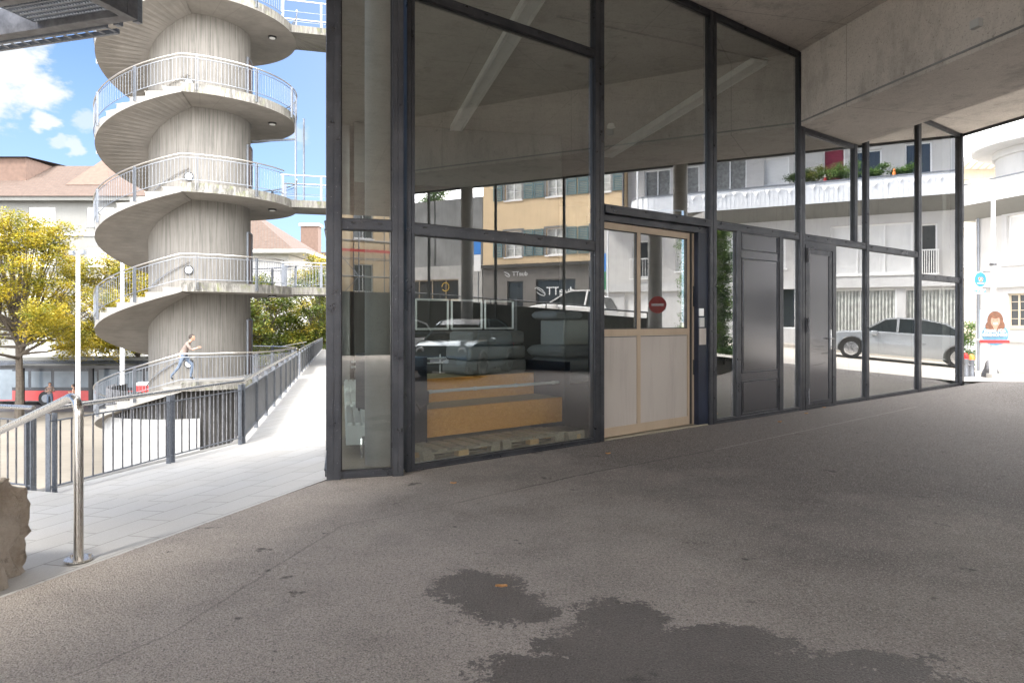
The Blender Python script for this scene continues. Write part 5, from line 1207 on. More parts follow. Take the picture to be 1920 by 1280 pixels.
# ------------------------------------------------------------------ vehicles
def car(name, label, L, W, H, paintm, prof, loc, rz, roofm=None, suv=False, wr=.33):
    """prof: list of (x, z_belt, z_roof or None); body lofted from cross sections, x forward"""
    o = thing(name, label, 'car', (0, 0, 0)); hl = L/2
    # lower body loft
    m = MB(); secs = []
    for x, zb, _ in prof:
        f = abs(x)/hl; w = W/2*(1-.16*max(0, (f-.75)/.25)**2); zl = .22+.08*max(0, (f-.8)/.2)
        secs.append([(x, -w*.93, zl), (x, -w, zl+.18), (x, -w, (zl+zb)/2+.05), (x, -w*.96, zb-.03), (x, -w*.86, zb+.01), (x, w*.86, zb+.01), (x, w*.96, zb-.03), (x, w, (zl+zb)/2+.05), (x, w, zl+.18), (x, w*.93, zl)])
    n = 10; m.v = [Vector(p) for s_ in secs for p in s_]
    for i in range(len(secs)-1):
        for j in range(n): m.f.append((i*n+j, i*n+(j+1) % n, (i+1)*n+(j+1) % n, (i+1)*n+j))
    m.f.append(tuple(range(n))); m.f.append(tuple((len(secs)-1)*n+j for j in range(n)))
    body = m.build('body', paintm, o, smooth=True)
    # greenhouse
    G = [(x, zb, zr) for x, zb, zr in prof if zr]; m = MB(); n = 4
    for x, zb, zr in G: m.v += [Vector((x, -W*.43, zb)), Vector((x, -W*.43+.16*(zr-zb)/.5, zr)), Vector((x, W*.43-.16*(zr-zb)/.5, zr)), Vector((x, W*.43, zb))]
    for i in range(len(G)-1):
        for j in range(3): m.f.append((i*n+j, i*n+j+1, (i+1)*n+j+1, (i+1)*n+j))
    m.build('glasshouse', M['carglass'], o, smooth=True)
    m = MB(); top = [g for g in G if g[2]-g[1] > .3]
    for x, zb, zr in top: m.v += [Vector((x, -W*.43+.145*(zr-zb)/.5, zr-.03)), Vector((x, -W*.36+.1*(zr-zb)/.5, zr+.02)), Vector((x, W*.36-.1*(zr-zb)/.5, zr+.02)), Vector((x, W*.43-.145*(zr-zb)/.5, zr-.03))]
    for i in range(len(top)-1):
        for j in range(3): m.f.append((i*n+j, i*n+j+1, (i+1)*n+j+1, (i+1)*n+j))
    m.build('roof', roofm or paintm, o, smooth=True)
    m = MB()
    for i in range(len(G)-1):
        for sgn in (-1, 1):
            a, b2 = G[i], G[i+1]; yy = lambda g: sgn*(W*.43-.16*(g[2]-g[1])/.5+.004)
            m.bar((a[0], yy(a), a[2]), (b2[0], yy(b2), b2[2]), .05)
    for sgn in (-1, 1):
        for g in (top[len(top)//2],): m.bar((g[0], sgn*W*.432, g[1]), (g[0], sgn*(W*.432-.16*(g[2]-g[1])/.5), g[2]), .07)
    m.build('pillars', paintm, o)
    for x in (hl-.82, -hl+.80):
        for sgn in (-1, 1):
            y = sgn*(W/2-.10); wl_ = MB().disc((x, y, wr), (0, 1, 0), wr, .21, 28).build('wheel', M['rubber'], o, smooth=True)
            MB().disc((x, y+sgn*.09, wr), (0, 1, 0), wr*.66, .05, 20).build('rim', M['chrome'], wl_)
            m = MB(); P = [(x+(wr+.05)*cos(R(a)), sgn*(W/2+.002), max(.24, wr+(wr+.05)*sin(R(a)))) for a in range(-10, 191, 20)]; m.tube(P, .035, 6); m.build('wheel_arch', M['black'], o)
            MB().add([(x+(wr+.03)*cos(R(a)), sgn*(W/2+.003), wr+(wr+.03)*sin(R(a))) for a in range(-15, 196, 15)], [tuple(range(15))]).build('arch_gap', M['black'], o, flat_normals=False)
    zh = prof[-2][1]-.14
    for sgn in (-1, 1):
        h_ = MB().disc((hl-.16, sgn*(W/2-.30), zh), (1, 0, 0), .15, .22, 24, .12).build('headlight', M['lamp_glass'], o, smooth=True)
        m = MB(); m.disc((hl-.045, sgn*(W/2-.30), zh), (1, 0, 0), .07, .02, 16); m.build('lens', M['black'], h_)
        MB().box(-hl+.0, -hl+.18, sgn*(W/2-.22)-.13, sgn*(W/2-.22)+.13, zh-.02, zh+.12).build('tail_light', M['tail'], o, bevel=.03)
        MB().box(hl-1.55, hl-1.35, sgn*(W/2+.09)-.1, sgn*(W/2+.09)+.1, zh+.18, zh+.33).build('mirror', paintm, o, bevel=.04)
        MB().box(-.6, -.45, sgn*(W/2+.003)-.012, sgn*(W/2+.003)+.012, zh+.02, zh+.05).build('door_handle', M['chrome'], o)
    m = MB().box(hl-.03, hl+.03, -W*.26, W*.26, .36, .56); m.build('grille', M['black'], o, bevel=.01)
    MB().box(hl+.03, hl+.04, -.26, .26, .42, .53).build('number_plate', M['white'], o)
    MB().box(hl-.12, hl+.035, -W*.46, W*.46, .2, .33).build('bumper', M['black'], o, bevel=.03)
    MB().box(-hl-.035, -hl+.12, -W*.46, W*.46, .25, .42).build('bumper', M['black'], o, bevel=.03)
    o.location = loc; o.rotation_euler = (0, 0, rz); return o
HATCH = [(-1.98, .72, None), (-1.85, .96, 1.02), (-1.5, 1.0, 1.42), (-.9, 1.0, 1.54), (0, 1.0, 1.56), (.5, 1.0, 1.50), (.72, 1.0, 1.40), (1.22, 1.0, 1.01), (1.5, .97, None), (1.85, .86, None), (1.98, .62, None)]
SED = [(-2.3, .70, None), (-2.15, .98, None), (-1.75, 1.0, 1.02), (-1.1, .98, 1.34), (-.5, .96, 1.43), (.2, .95, 1.42), (.55, .95, 1.36), (1.15, .93, .96), (1.8, .86, None), (2.15, .78, None), (2.3, .58, None)]
SUV = [(-2.25, .8, None), (-2.15, 1.05, 1.08), (-1.9, 1.08, 1.50), (-1.3, 1.07, 1.64), (-.3, 1.05, 1.66), (.35, 1.04, 1.60), (.55, 1.04, 1.52), (1.2, 1.03, 1.05), (1.6, .98, None), (2.05, .86, None), (2.25, .62, None)]
car('parked_car', 'grey blue hatchback parked under the canopy beside the retaining wall, round headlamps', 3.96, 1.80, 1.56, M['teal_car'], HATCH, (11.35, 3.75, 0), R(184), roofm=M['black'])
car('parked_car', 'white hatchback parked under the canopy beside the grey blue one', 3.96, 1.78, 1.56, M['white_car'], HATCH, (11.7, 1.05, 0), R(184))
aU = atan2(U.y, U.x)
def slope_car(o, t, w, rev):
    ang = math.atan(.08)*(-1 if not rev else 1); o.location = xfS(t, w, street_z(t)); o.rotation_euler = (0, ang if True else 0, aU+(pi if rev else 0))
o = car('white_suv', 'white sport utility car parked on the sloping street above the retaining wall', 4.5, 1.86, 1.66, M['white_car'], SUV, (0, 0, 0), 0, wr=.36); slope_car(o, 11.6, 5.0, False)
o = car('silver_sedan', 'silver sedan on the street near the white house', 4.6, 1.82, 1.44, M['silver_car'], SED, (0, 0, 0), 0); slope_car(o, 1.0, 6.6, False)
# articulated bus on the plaza
def bus():
    o = thing('city_bus', 'long red and dark grey city bus standing beyond the plaza trees', 'bus', (-30, 48, -4.28)); z = -4.28; x0, x1, y0, y1 = -41, -18.6, 46.6, 49.1
    m = MB(); prof = [(y0, .35), (y0, 2.6), (y0+.15, 2.95), (y0+.5, 3.05), (y1-.5, 3.05), (y1-.15, 2.95), (y1, 2.6), (y1, .35)]
    n = len(prof); m.v = [Vector((x, y, z+h)) for x in (x0, x1) for y, h in prof]; m.f = [(j, (j+1) % n, n+(j+1) % n, n+j) for j in range(n)]+[tuple(range(n)), tuple(range(n, 2*n))]
    m.build('body', M['bus_dark'], o)
    MB().box(x0-.01, x1+.01, y0-.015, y1+.015, z+.34, z+1.02).build('red_skirt', M['red_bus'], o)
    MB().box(x0+.3, x1-.3, y0+.55, y1-.55, z+3.051, z+3.25).build('roof_pod', M['plaster_pale'], o)
    m = MB()
    for i in range(14):
        a = x0+.4+i*1.56; MB_ = MB().box(a, a+1.36, y0-.02, y0-.003, z+1.25, z+2.35); MB_.build('window', M['bus_win'], o)
    for i, xx in enumerate((x0+2.6, x0+9.2, x1-6.4, x1-2.2)):
        w_ = MB().disc((xx, y0+.1, z+.5), (0, 1, 0), .5, .3, 28).build('wheel', M['rubber'], o); MB().disc((xx, y0-.06, z+.5), (0, 1, 0), .27, .03, 16).build('rim', M['galv'], w_)
    for xx in (x0+5.6, x1-4.6, x1-9.6): MB().box(xx, xx+1.3, y0-.022, y0-.004, z+.40, z+2.45).build('door', M['bus_win'], o)
M['bus_win'] = paint('tinted_bus_window', (.16, .19, .22), .08, .1, .25, .6)
bus()
# bus shelter
bs = thing('bus_shelter', 'dark framed glass bus shelter under the street trees', 'bus shelter', (-26, 44.9, -4.3)); z = -4.3
MB().box(-33, -19.6, 44.0, 46.0, z+2.75, z+2.92).build('roof', M['black'], bs)
for x in (-32.8, -28.3, -23.9, -19.9): MB().box(x, x+.28 if x == -28.3 else x+.12, 45.6, 45.8, z, z+2.75).build('post', M['black'], bs)
MB().box(-24, -20, 45.68, 45.70, z+.3, z+2.4).build('glass_panel', M['glass'], bs)
m = MB(); 
for p, q in (((-23.6, 45.6, z+1.2), (-21.8, 45.6, z+1.2)), ((-23.6, 45.6, z+2.2), (-21.8, 45.6, z+2.2)), ((-23.6, 45.6, z+1.2), (-23.6, 45.6, z+2.2)), ((-21.8, 45.6, z+1.2), (-21.8, 45.6, z+2.2))): m.bar(p, q, .05)
m.build('timetable_frame', M['black'], bs)
def box_thing(name, label, cat, x, y, w, d, h, mat, z=-4.3):
    o = thing(name, label, cat, (x, y, z)); MB().box(x-w/2, x+w/2, y-d/2, y+d/2, z, z+h).build('housing', mat, o, bevel=.03); return o
o = box_thing('litter_bin', 'dark grey litter bin with a slanted lid on the plaza near the bus', 'bin', -24.6, 43.4, .7, .5, 1.25, M['steel'])
MB().box(-24.85, -24.35, 43.1, 43.14, -3.45, -3.25).build('opening', M['black'], o)
o = box_thing('ticket_machine', 'red ticket machine beside the left side of the tower core', 'ticket machine', -20.6, 38.5, .85, .6, 2.2, M['red']); MB().box(-20.85, -20.4, 38.17, 38.2, -3.2, -2.5).build('screen', M['white'], o); MB().box(-21.03, -20.17, 38.18, 38.82, -2.1, -1.95).build('cap', M['white'], o)
o = box_thing('red_kiosk', 'red kiosk seen through the railings right of the tower core', 'kiosk', -18.6, 54, 3.4, 2.4, 2.2, M['red']); MB().box(-19.8, -17.4, 52.77, 52.79, -3.4, -2.6).build('window', M['plaster_pale'], o)
for (x, y, ztop, lb) in ((-23.9, 37.6, 5.25, 'white lamp post with small floodlights in front of the yellow trees'), (-21.0, 36.8, 5.3, 'thin white post passing behind the left side of the stair tower')):
    o = thing('lamp_post', lb, 'lamp post', (x, y, -4.3)); MB().tube([(x, y, -4.3), (x, y, ztop)], [.13, .10], 12).build('post', M['white_metal'], o, smooth=True)
    if ztop < 5.28:
        m = MB(); m.bar((x-.3, y, ztop+.05), (x+.3, y, ztop+.05), .12, .06); m.box(x-.42, x-.2, y-.15, y+.1, ztop-.12, ztop+.12); m.box(x+.15, x+.38, y-.15, y+.1, ztop-.08, ztop+.14); m.bar((x+.2, y, ztop-.1), (x+3.0, y+.5, ztop-.5), .03); m.build('floodlight', M['galv'], o)
# ------------------------------------------------------------------ people
def figure(name, label, joints, rad, parts, loc, rz, s=1.0):
    """joints: name->(x,y,z); edges via parent list; skin modifier body"""
    order = list(joints); me = bpy.data.meshes.new('person'); ed = [(order.index(a), order.index(b2)) for a, b2 in parts]
    me.from_pydata([joints[k] for k in order], ed, []); o = bpy.data.objects.new(name, me); COL.objects.link(o)
    sk = o.modifiers.new('skin', 'SKIN'); sk.use_smooth_shade = True
    for i, k in enumerate(order): me.skin_vertices[0].data[i].radius = (rad[k], rad[k]); me.skin_vertices[0].data[i].use_root = (k == order[0])
    sb = o.modifiers.new('sub', 'SUBSURF'); sb.levels = 1; sb.render_levels = 1
    bpy.context.view_layer.update(); m2 = bpy.data.meshes.new_from_object(o.evaluated_get(bpy.context.evaluated_depsgraph_get())); bpy.data.objects.remove(o)
    return m2
def person(label, pose, top, legs, loc, rz, hair='hair', sleeves=.5):
    J = dict(pose); hd = Vector(J.pop('head')); nk = Vector(J['neck'])
    rad = dict(pelvis=.135, waist=.12, chest=.155, neck=.055, shL=.075, shR=.075, elL=.045, elR=.045, wrL=.03, wrR=.03, hipL=.10, hipR=.10, knL=.062, knR=.062, anL=.042, anR=.042, toL=.035, toR=.035, haL=.034, haR=.034, headb=.06)
    J['headb'] = tuple(hd+Vector((0, 0, -.04)))
    E_ = [('pelvis', 'waist'), ('waist', 'chest'), ('chest', 'neck'), ('neck', 'headb')]
    for s_ in 'LR': E_ += [('chest', 'sh'+s_), ('sh'+s_, 'el'+s_), ('el'+s_, 'wr'+s_), ('wr'+s_, 'ha'+s_), ('pelvis', 'hip'+s_), ('hip'+s_, 'kn'+s_), ('kn'+s_, 'an'+s_), ('an'+s_, 'to'+s_)]
    me = figure('person', label, J, {k: rad[k] for k in J}, E_, loc, rz)
    # head, ears, nose and fingers joined to the same mesh
    bm = bmesh.new(); bm.from_mesh(me)
    def blob(c, r, seg=14):
        g = bmesh.ops.create_uvsphere(bm, u_segments=seg, v_segments=10, radius=1)
        for v in g['verts']:
            v.co = Vector((v.co.x*r[0], v.co.y*r[1], v.co.z*r[2]))+Vector(c)
    blob(hd+Vector((0, 0, .03)), (.095, .078, .118)); blob(hd+Vector((.095, 0, .015)), (.022, .014, .022), 6); blob(hd+Vector((.075, 0, -.05)), (.03, .045, .03), 8)
    for sg_ in (-1, 1): blob(hd+Vector((0, sg_*.078, .01)), (.02, .012, .03), 6); blob(hd+Vector((.083, sg_*.032, .035)), (.012, .014, .009), 6)
    for s_ in 'LR':
        ha = Vector(J['ha'+s_]); wr = Vector(J['wr'+s_]); d = (ha-wr).normalized()
        sd = d.cross(Vector((0, 1, 0))).normalized()
        for k, ln in enumerate((.075, .085, .08, .06)):
            for q in range(3): blob(ha+d*(.02+ln*q/3)+sd*(k-1.5)*.019, (.0095, .0095, .012), 6)
        blob(ha+sd*.05-d*.01, (.012, .012, .02), 6)
    for f in bm.faces:
        f.smooth = True; c = f.calc_center_median(); f.material_index = 0
        if (c-hd).length < .17 or (c-nk).length < .06: f.material_index = 0
        elif c.z < J['pelvis'][2]+.02 and min((c-Vector(J['an'+s_])).length for s_ in 'LR') < .12 and c.z < min(J['anL'][2], J['anR'][2])+.35 and min(abs(c.z-J['to'+s_][2]) for s_ in 'LR') < .07: f.material_index = 3
        elif c.z < J['pelvis'][2]+.04 and min((c-Vector(J['wr'+s_])).length for s_ in 'LR') > .13: f.material_index = 2
        else:
            near = min((c-Vector(J['wr'+s_])).length for s_ in 'LR'); nh = min((c-Vector(J['ha'+s_])).length for s_ in 'LR')
            f.material_index = 0 if near < .16*sleeves*2 or nh < .14 else 1
    bm.to_mesh(me); bm.free()
    for k in ('skin', top, legs, 'rubber'): me.materials.append(M[k])
    o = bpy.data.objects.new('person', me); COL.objects.link(o); LOC[o.name] = Vector((0, 0, 0))
    m = MB()
    hb = bmesh.new(); bmesh.ops.create_uvsphere(hb, u_segments=18, v_segments=12, radius=1); vs = [v.co.copy() for v in hb.verts]; fs = [[v.index for v in f.verts] for f in hb.faces if not (f.calc_center_median().x > .25 and f.calc_center_median().z < .45) and f.calc_center_median().z > -.55]; hb.free()
    m.v = [hd+Vector((-.012+v.x*.106, v.y*.092, .045+v.z*.118)) for v in vs]; m.f = [tuple(f) for f in fs]; m.build('hair', M[hair], o, smooth=True, flat_normals=False)
    o.location = loc; o.rotation_euler = (0, 0, rz); tag(o, label, 'person'); return o
lean = {'pelvis': (0, 0, .93), 'waist': (.05, 0, 1.06), 'chest': (.14, 0, 1.27), 'neck': (.21, 0, 1.43), 'head': (.29, 0, 1.56), 'shL': (.15, .17, 1.36), 'shR': (.15, -.17, 1.36), 'elL': (-.08, .22, 1.16), 'elR': (.30, -.23, 1.13), 'wrL': (-.16, .20, .93), 'wrR': (.50, -.19, 1.20), 'haL': (-.17, .19, .86), 'haR': (.56, -.18, 1.22),
        'hipL': (0, .09, .88), 'hipR': (0, -.09, .88), 'knL': (.30, .09, .56), 'knR': (-.14, -.09, .50), 'anL': (.22, .09, .12), 'anR': (-.42, -.09, .16), 'toL': (.36, .09, .045), 'toR': (-.33, -.09, .05)}
pp = Vector(tp(2.95, R(13), LV[0]))
person('person in a brown top and blue grey jeans striding up onto the lowest tower landing', lean, 'shirt', 'jeans', (pp.x, pp.y, LV[0]-.0), R(14))
stand = {'pelvis': (0, 0, .95), 'waist': (0, 0, 1.08), 'chest': (.02, 0, 1.30), 'neck': (.03, 0, 1.46), 'head': (.08, 0, 1.59), 'shL': (.0, .19, 1.39), 'shR': (.0, -.19, 1.39), 'elL': (.02, .25, 1.12), 'elR': (.02, -.25, 1.12), 'wrL': (.25, .12, 1.18), 'wrR': (.25, -.12, 1.18), 'haL': (.31, .07, 1.21), 'haR': (.31, -.07, 1.21),
         'hipL': (0, .10, .90), 'hipR': (0, -.10, .90), 'knL': (.02, .11, .50), 'knR': (.03, -.11, .50), 'anL': (-.02, .11, .09), 'anR': (-.01, -.11, .09), 'toL': (.12, .12, .04), 'toR': (.13, -.12, .04)}
person('person in black clothing standing at the bus stop looking at their hands', stand, 'cloth_black', 'cloth_black', (-28.2, 44.0, -4.3), R(190), sleeves=1.2)
person('person in dark clothing waiting by the bus shelter post, further left', stand, 'shirt', 'jeans', (-30.6, 45.2, -4.3), R(-60))

# ------------------------------------------------------------------ far buildings left and centre
def hip_roof(m, x0, x1, y0, y1, z0, z1, ov_=.8, inset=6):
    m.add([(x0-ov_, y0-ov_, z0), (x1+ov_, y0-ov_, z0), (x1+ov_, y1+ov_, z0), (x0-ov_, y1+ov_, z0), (x0+inset, (y0+y1)/2, z1), (x1-inset, (y0+y1)/2, z1)], [(0, 1, 5, 4), (1, 2, 5), (2, 3, 4, 5), (3, 0, 4), (3, 2, 1, 0)])
    return m
idf = lambda x, y, z: (x, y, z)
ab = thing('apartment_house', 'long pale apartment house with clay tile roof behind the yellow trees', 'building', (-50, 62, -4.3))
bw = [(x, x+2.4, z, z+1.75) for x in (-71, -65.5, -60, -54.5, -49.2, -43.9, -38.6, -33.2) for z in (-1.6, 2.3, 6.4, 10.6-.55)]
facade(idf, -76, -29.5, -4.3, 12.6, 62, [], M['plaster_pale'], parent=ab) if 0 else facade(idf, -76, -29.5, -4.3, 12.6, 62, bw, M['plaster_pale'], parent=ab)
for a in bw: window(idf, *a, 62, ab, mull=2, fill='curtain', fw=.10)
m = MB()
for zz in (5.3, 9.2): m.box(-76, -29.4, 61.86, 61.99, zz, zz+.22)
m.build('string_course', M['plaster_white'], ab); MB().box(-76.4, -29.1, 61.2, 61.98, 12.3, 12.62).build('cornice', M['plaster_pale'], ab); MB().box(-76, -29.5, 62.4, 74, -4.3, 12.5).build('house_body', M['plaster_pale'], ab)
m = MB(); m.add([(-77, 61.0, 12.64), (-28.7, 61.0, 12.64), (-31, 68.5, 17.0), (-77, 68.5, 17.0), (-28.7, 75, 12.64), (-77, 75, 12.64)], [(0, 1, 2, 3), (3, 2, 4, 5), (1, 4, 2), (0, 3, 5), (0, 5, 4, 1)]); m.build('roof', M['roof'], ab)
m = MB(); m.add([(-55.5, 62.6, 13.4), (-43.5, 62.6, 13.4), (-43.5, 66, 16.2), (-55.5, 66, 16.2), (-55.5, 66.2, 13.4), (-43.5, 66.2, 13.4)], [(0, 1, 2, 3), (0, 3, 4), (1, 5, 2)])
m = MB().box(-60, -46.0, 64.6, 72.0, 14.2, 16.9); m.build('roof_dormer', M['salmon'], ab)
m = MB(); m.add([(-60.5, 64.2, 16.92), (-45.6, 64.2, 16.92), (-45.6, 72.5, 17.5), (-60.5, 72.5, 17.5), (-53, 64.2, 18.6)], [(0, 1, 2, 3)]); m.build('dormer_roof', M['roof'], ab)
MB().add([(-41.5, 63.4, 14.1), (-37.5, 63.4, 14.1), (-39.5, 66.8, 17.6), (-41.5, 68, 14.1), (-37.5, 68, 14.1)], [(0, 1, 2), (0, 2, 3), (1, 4, 2)]).build('gable', M['salmon'], ab)
MB().box(-52.6, -49.6, 64.55, 64.6, 15.3, 16.1).build('dormer_vent', M['roof'], ab)
MB().add([(-57.5, 62.7, 13.75), (-56.2, 62.7, 13.75), (-56.2, 63.9, 14.45), (-57.5, 63.9, 14.45)], [(0, 1, 2, 3)]).build('skylight', M['white_metal'], ab)
rh = thing('white_corner_house', 'white house with hipped tile roof and wide eaves, right of the tower core', 'building', (-27, 66, -4.3))
rw = [(-25.6, -23.2, 3.3, 5.6), (-30, -27.6, 3.3, 5.6), (-25.6, -23.2, -1, 1.2), (-30, -27.6, -1, 1.2)]
facade(idf, -36, -21.6, -4.3, 7.9, 66, rw, M['plaster_white'], parent=rh)
for a in rw: window(idf, *a, 66, rh, mull=0, fill='blind')
MB().box(-36, -21.6, 66.4, 80, -4.3, 7.85).build('house_body', M['plaster_white'], rh); MB().box(-38, -19.4, 64.2, 82, 7.91, 8.2).build('eaves', M['plaster_white'], rh)
hip_roof(MB(), -37, -21.4, 66.0, 80, 8.22, 13.5, .6, 7).build('roof', M['roof'], rh)
fh = thing('distant_tiled_house', 'distant house with red tile roof and a brick chimney beyond the footbridge', 'building', (-28, 92, -4.3))
MB().box(-40, -20, 92, 104, -4.3, 5.5).build('wall', M['plaster_cream'], fh); rf = hip_roof(MB(), -40, -20, 92, 104, 5.52, 11.3, .8, 5).build('roof', M['roof'], fh); MB().box(-29.4, -27.0, 95, 96.6, 8, 14.6).build('chimney', M['salmon'], rf); MB().box(-29.6, -26.8, 94.8, 96.8, 14.61, 15).build('chimney_cap', M['concrete'], rf)
for i, x in enumerate((-37, -32, -27, -22.5)): window(idf, x, x+1.4, 1.5, 3.4, 91.85, fh, mull=1, sill=False)
for i, (x0, x1, y, zt, mt, lb) in enumerate(((-100, -80, 96, 13, 'plaster_cream', 'far cream house at the left edge behind the apartment house'), (-75, -45, 120, 12, 'plaster_pale', 'far grey house behind the tower'), (-19, -4, 120, 7, 'plaster_white', 'far white house past the end of the walkway'))):
    o = thing('far_house', lb, 'building', (x0, y, -4.3)); MB().box(x0, x1, y, y+12, -4.3, zt).build('wall', M[mt], o); hip_roof(MB(), x0, x1, y, y+12, zt+.02, zt+5, .8, 5).build('roof', M['roof'], o)
    for k in range(int((x1-x0)/4)): window(idf, x0+1.5+k*4, x0+3+k*4, zt-3.5, zt-1.7, y-.15, o, mull=1, sill=False)

# ------------------------------------------------------------------ right edge: lamp, poster, hydrants, houses down the street
lx, ly, lz = 13.39, 19.0, -.06
sl = thing('street_lamp', 'slim grey street lamp with a flat curved head in front of the white house', 'street lamp', (lx, ly, lz))
MB().tube([(lx, ly, lz), (lx, ly, 1.6), (lx, ly, 1.62), (lx, ly, 5.25)], [.09, .085, .065, .05], 14).build('pole', M['white_metal'], sl, smooth=True); MB().disc((lx, ly, lz+.06), (0, 0, 1), .16, .12, 8).build('base', M['concrete'], sl)
m = MB(); n = 12; hd = Vector((-.97, .1, 0)).normalized(); sd = Vector((-hd.y, hd.x, 0)); m2_ = MB()
for i in range(n+1):
    f = i/n; w_ = .16*sin(pi*min(1, f*.9+.1))**.6+.01; c = Vector((lx, ly, 5.22))+hd*(-.12+f*.86)+Vector((0, 0, .10+.10*sin(pi*f*.8)-.02*f))
    for j in range(10): a = 2*pi*j/10; m.v.append(c+sd*w_*cos(a)+Vector((0, 0, 1))*sin(a)*(.07 if sin(a) > 0 else .045)*min(1, w_/.1))
for i in range(n):
    for j in range(10): m.f.append((i*10+j, i*10+(j+1) % 10, (i+1)*10+(j+1) % 10, (i+1)*10+j))
m.build('lamp_head', M['white'], sl, smooth=True); c = Vector((lx, ly, 5.265))+hd*.42; MB().disc(c, (0, 0, 1), .12, .05, 16).build('lamp_glass', M['lamp_glass'], sl)
for z in (3.1, ): MB().disc((lx, ly, z), (0, 0, 1), .085, .07, 12).build('clamp', M['steel'], sl)
fd = Vector((-lx, -ly, 0)).normalized(); fd = (fd+Vector((U.x, U.y, 0))).normalized(); sd = Vector((fd.y, -fd.x, 0))*-1
ps = thing('election_poster', 'election poster with a smiling red haired woman on the lamp post', 'poster', (lx, ly, .9)); pc = Vector((lx, ly, 1.38))+fd*.11+sd*(-.02); Z3 = Vector((0, 0, 1))
def q(x0, x1, z0, z1, d, mat, name, par=ps): return MB().bar(pc+fd*d+sd*((x0+x1)/2)+Z3*z0, pc+fd*d+sd*((x0+x1)/2)+Z3*z1, abs(x1-x0), .004, up=tuple(fd)).build(name, mat, par)
M['p_sky'] = paint('poster_pale_print', (0.260, 0.310, 0.347), .6, 0, .1, 3); M['p_blouse'] = paint('poster_light_blue', (0.074, 0.174, 0.260), .6, 0, .15, 8); M['p_hair'] = paint('poster_auburn', (0.124, 0.050, 0.025), .6, 0, .3, 14); M['p_skin'] = paint('poster_skin', (0.298, 0.174, 0.124), .6, 0, .08, 8)
bd = q(-.37, .37, -.46, .46, 0, M['p_sky'], 'board')
def el(cx, cz, rx, rz_, d, mat, name, a0=0, a1=360):
    m = MB(); P = [pc+fd*d+sd*(cx+rx*cos(R(a)))+Z3*(cz+rz_*sin(R(a))) for a in range(a0, a1, 12)]; m.v = P; m.f = [tuple(range(len(P)))]; return m.build(name, mat, ps, flat_normals=False)
el(.02, -.23, .33, .30, .006, M['p_blouse'], 'printed_blouse'); el(.02, .16, .20, .26, .009, M['p_hair'], 'printed_hair'); el(.11, .02, .15, .16, .0095, M['p_hair'], 'printed_hair'); el(-.09, .0, .14, .15, .0097, M['p_hair'], 'printed_hair')
el(.02, .02, .06, .12, .012, M['p_skin'], 'printed_neck'); el(.02, .14, .115, .16, .014, M['p_skin'], 'printed_face'); el(.02, .075, .055, .022, .017, M['white'], 'printed_smile')
for dx in (-.045, .045): el(.02+dx, .17, .018, .010, .017, M['p_hair'], 'printed_eye')
el(.02, .265, .10, .055, .016, M['p_hair'], 'printed_fringe')
q(-.37, .37, -.46, -.385, .018, M['red'], 'red_strip')
text('STARK FÜR', pc+fd*.022-Z3*.13, (sd.x, sd.y), .105, M['white'], ps, bold=.003); text('GRENCHEN', pc+fd*.022-Z3*.24, (sd.x, sd.y), .115, M['white'], ps, bold=.003)
def hyd(x, y, h, label, capm):
    o = thing('hydrant', label, 'hydrant', (x, y, -.1)); MB().lathe((x, y), [(0.01, -.12), (.10, -.12), (.09, 0), (.075, .05), (.075, h-.12), (.09, h-.1), (.06, h), (.01, h+.02)], 16).build('body', M['galv'], o, smooth=True)
    MB().lathe((x, y), [(.085, h-.1), (.09, h-.02), (.05, h+.07), (.0, h+.08)], 16).build('cap', M[capm], o, smooth=True); MB().disc((x-.09, y-.02, h-.25), (1, .1, 0), .04, .08, 12).build('outlet', M['steel'], o)
hyd(13.35, 20.1, .50, 'grey hydrant with a red cap at the foot of the white house', 'red'); hyd(13.66, 20.3, .46, 'grey hydrant with an orange cap close behind the lamp post', 'orange')
bm_ = MB(); bm_.v = []; c = Vector((14.05, 20.0, -.12)); o = thing('rubbish_sack', 'dark grey sack slumped behind the lamp post', 'sack', tuple(c)); random.seed(4)
m = MB(); 
for i in range(7):
    f = i/6; r_ = .24*(1-f)**.7+.01
    for j in range(14): a = j*2*pi/14; k = 1+.12*sin(a*3+i); m.v.append(c+Vector((r_*k*cos(a)-.10*f, r_*k*sin(a), .52*f)))
for i in range(6):
    for j in range(14): m.f.append((i*14+j, i*14+(j+1) % 14, (i+1)*14+(j+1) % 14, (i+1)*14+j))
m.build('sack', M['steel'], o, smooth=True)
cb = thing('cream_apartment_building', 'cream apartment building with wide slatted eaves further down the street', 'building', (29, 47, -2.6))
cw = [(29.3, 32.2, 9.0, 10.6), (29.2, 31.6, 5.2, 7.4), (29.2, 31.2, 1.0, 3.8), (33, 35.4, 5.2, 7.4), (33, 35.4, 1, 3.8)]
facade(idf, 24, 40, -3.2, 11.2, 47, cw, M['plaster_cream'], parent=cb)
for a in cw: window(idf, *a, 47, cb, mull=1, fill='blind')
MB().box(24, 40, 47.4, 60, -3.2, 11.15).build('house_body', M['plaster_cream'], cb); ea = MB().box(23, 35.2, 44.6, 61, 11.9, 12.2).build('eaves', M['plaster_white'], cb); m = MB()
for i in range(24): m.bar((23.5+i*.5, 44.7, 11.88), (24.5+i*.5, 46.9, 11.88), .07, .03)
m.build('eave_slats', M['plaster_cream'], ea); MB().box(24, 40, 46.9, 47.4, 11.21, 11.89).build('frieze', M['plaster_cream'], cb)
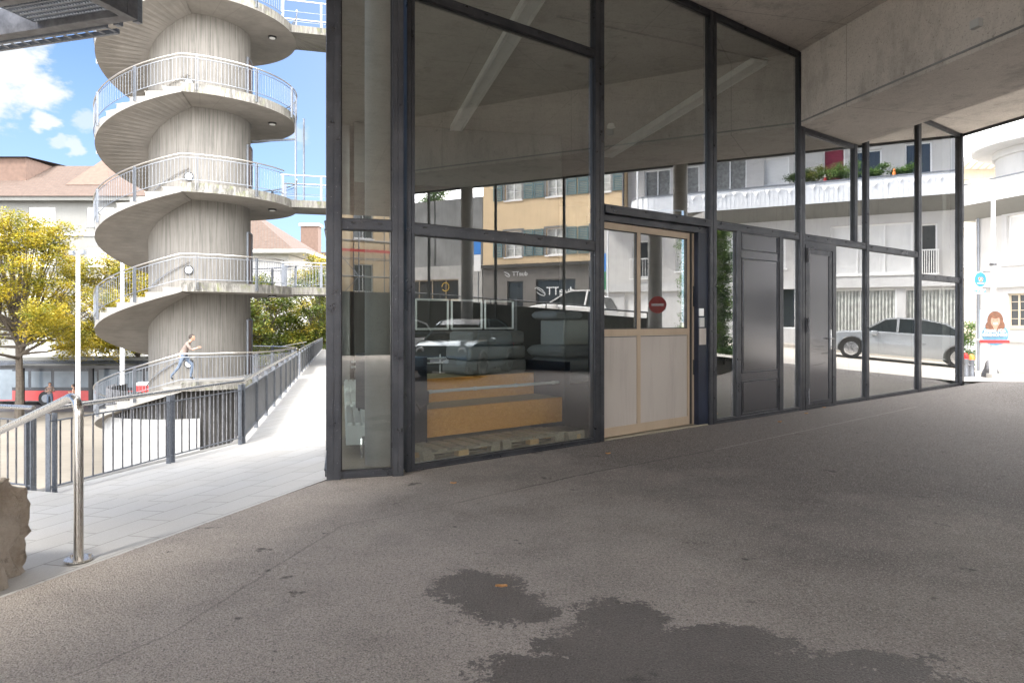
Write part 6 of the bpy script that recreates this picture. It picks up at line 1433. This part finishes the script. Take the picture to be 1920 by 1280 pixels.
MB().box(30, 31, 49, 50, 12.2, 14.0).build('chimney', M['salmon'], cb); MB().box(29.9, 31.1, 48.9, 50.1, 14.01, 14.15).build('chimney_cap', M['concrete'], cb); MB().box(31.6, 36, 50, 58, 12.21, 12.9).build('roof_box', M['white_metal'], cb)
m = MB()
for z in (7.9, 4.4): m.box(24, 40, 46.85, 46.99, z, z+.3)
m.build('string_course', M['plaster_white'], cb)
tag(MB().box(22.4, 26.8, 36.5, 36.8, -2.2, .5).build('garden_wall', M['plaster_grey'], None), 'low pale garden wall behind the end of the glass front', 'wall')
sx, sy = 22.85, 34.2; plant('garden_shrub', 'green leafy shrub spilling over the low wall beside the white house', [(sx, sy, -.2, .6), (sx+.1, sy+.2, .6, .65), (sx+.2, sy, 1.25, .5), (sx-.15, sy, -.7, .45)], 2600, .10, 'leaf_ivy', (sx, sy, -1.2), 'shrub')
m = MB()
for i in range(2): m.box(21.6+i*.5, 25, 30.2+i*1.6, 31.8+i*1.6, -1.5, -.85+i*.16)
tag(m.build('garden_steps', M['concrete']), 'two low grey garden steps beyond the end of the glass front', 'steps')
# dry leaves on the forecourt
random.seed(9)
for i, (px, py, lb) in enumerate(((940, 1103, 'curled orange brown leaf beside the front damp patch'), (1512, 776, 'pale dry leaf on the asphalt under the metal door'), (1545, 765, 'small yellow dry leaf near the foot of the metal door'), (850, 908, 'dark dry leaf on the asphalt before the corner pane'), (1462, 792, 'tiny yellow leaf on the asphalt before the dark metal panel'), (1140, 852, 'crumpled pale leaf near the beige gate'))):
    Y = 1984/(py-600); X = (px-960)/1280*Y; s_ = .035 if i == 0 else .03; m = MB(); P = []
    for k in range(5):
        f = k/4-.5; w_ = s_*.5*(1-4*f*f)+.002
        for sg_ in (-1, 0, 1): m.v.append(Vector((X+f*s_*2, Y+sg_*w_, .008+abs(sg_)*.010+.012*abs(f))))
    for k in range(4):
        for j in range(2): m.f.append((k*3+j, k*3+j+1, k*3+j+4, k*3+j+3))
    tag(m.build('fallen_leaf', M['dry_leaf'] if 'dry_leaf' in M else M.setdefault('dry_leaf', paint('dry_leaf', (.50, .26, .10), .8, 0, .3, 20)), None, flat_normals=False), lb, 'leaf', 'dry leaves on the asphalt')
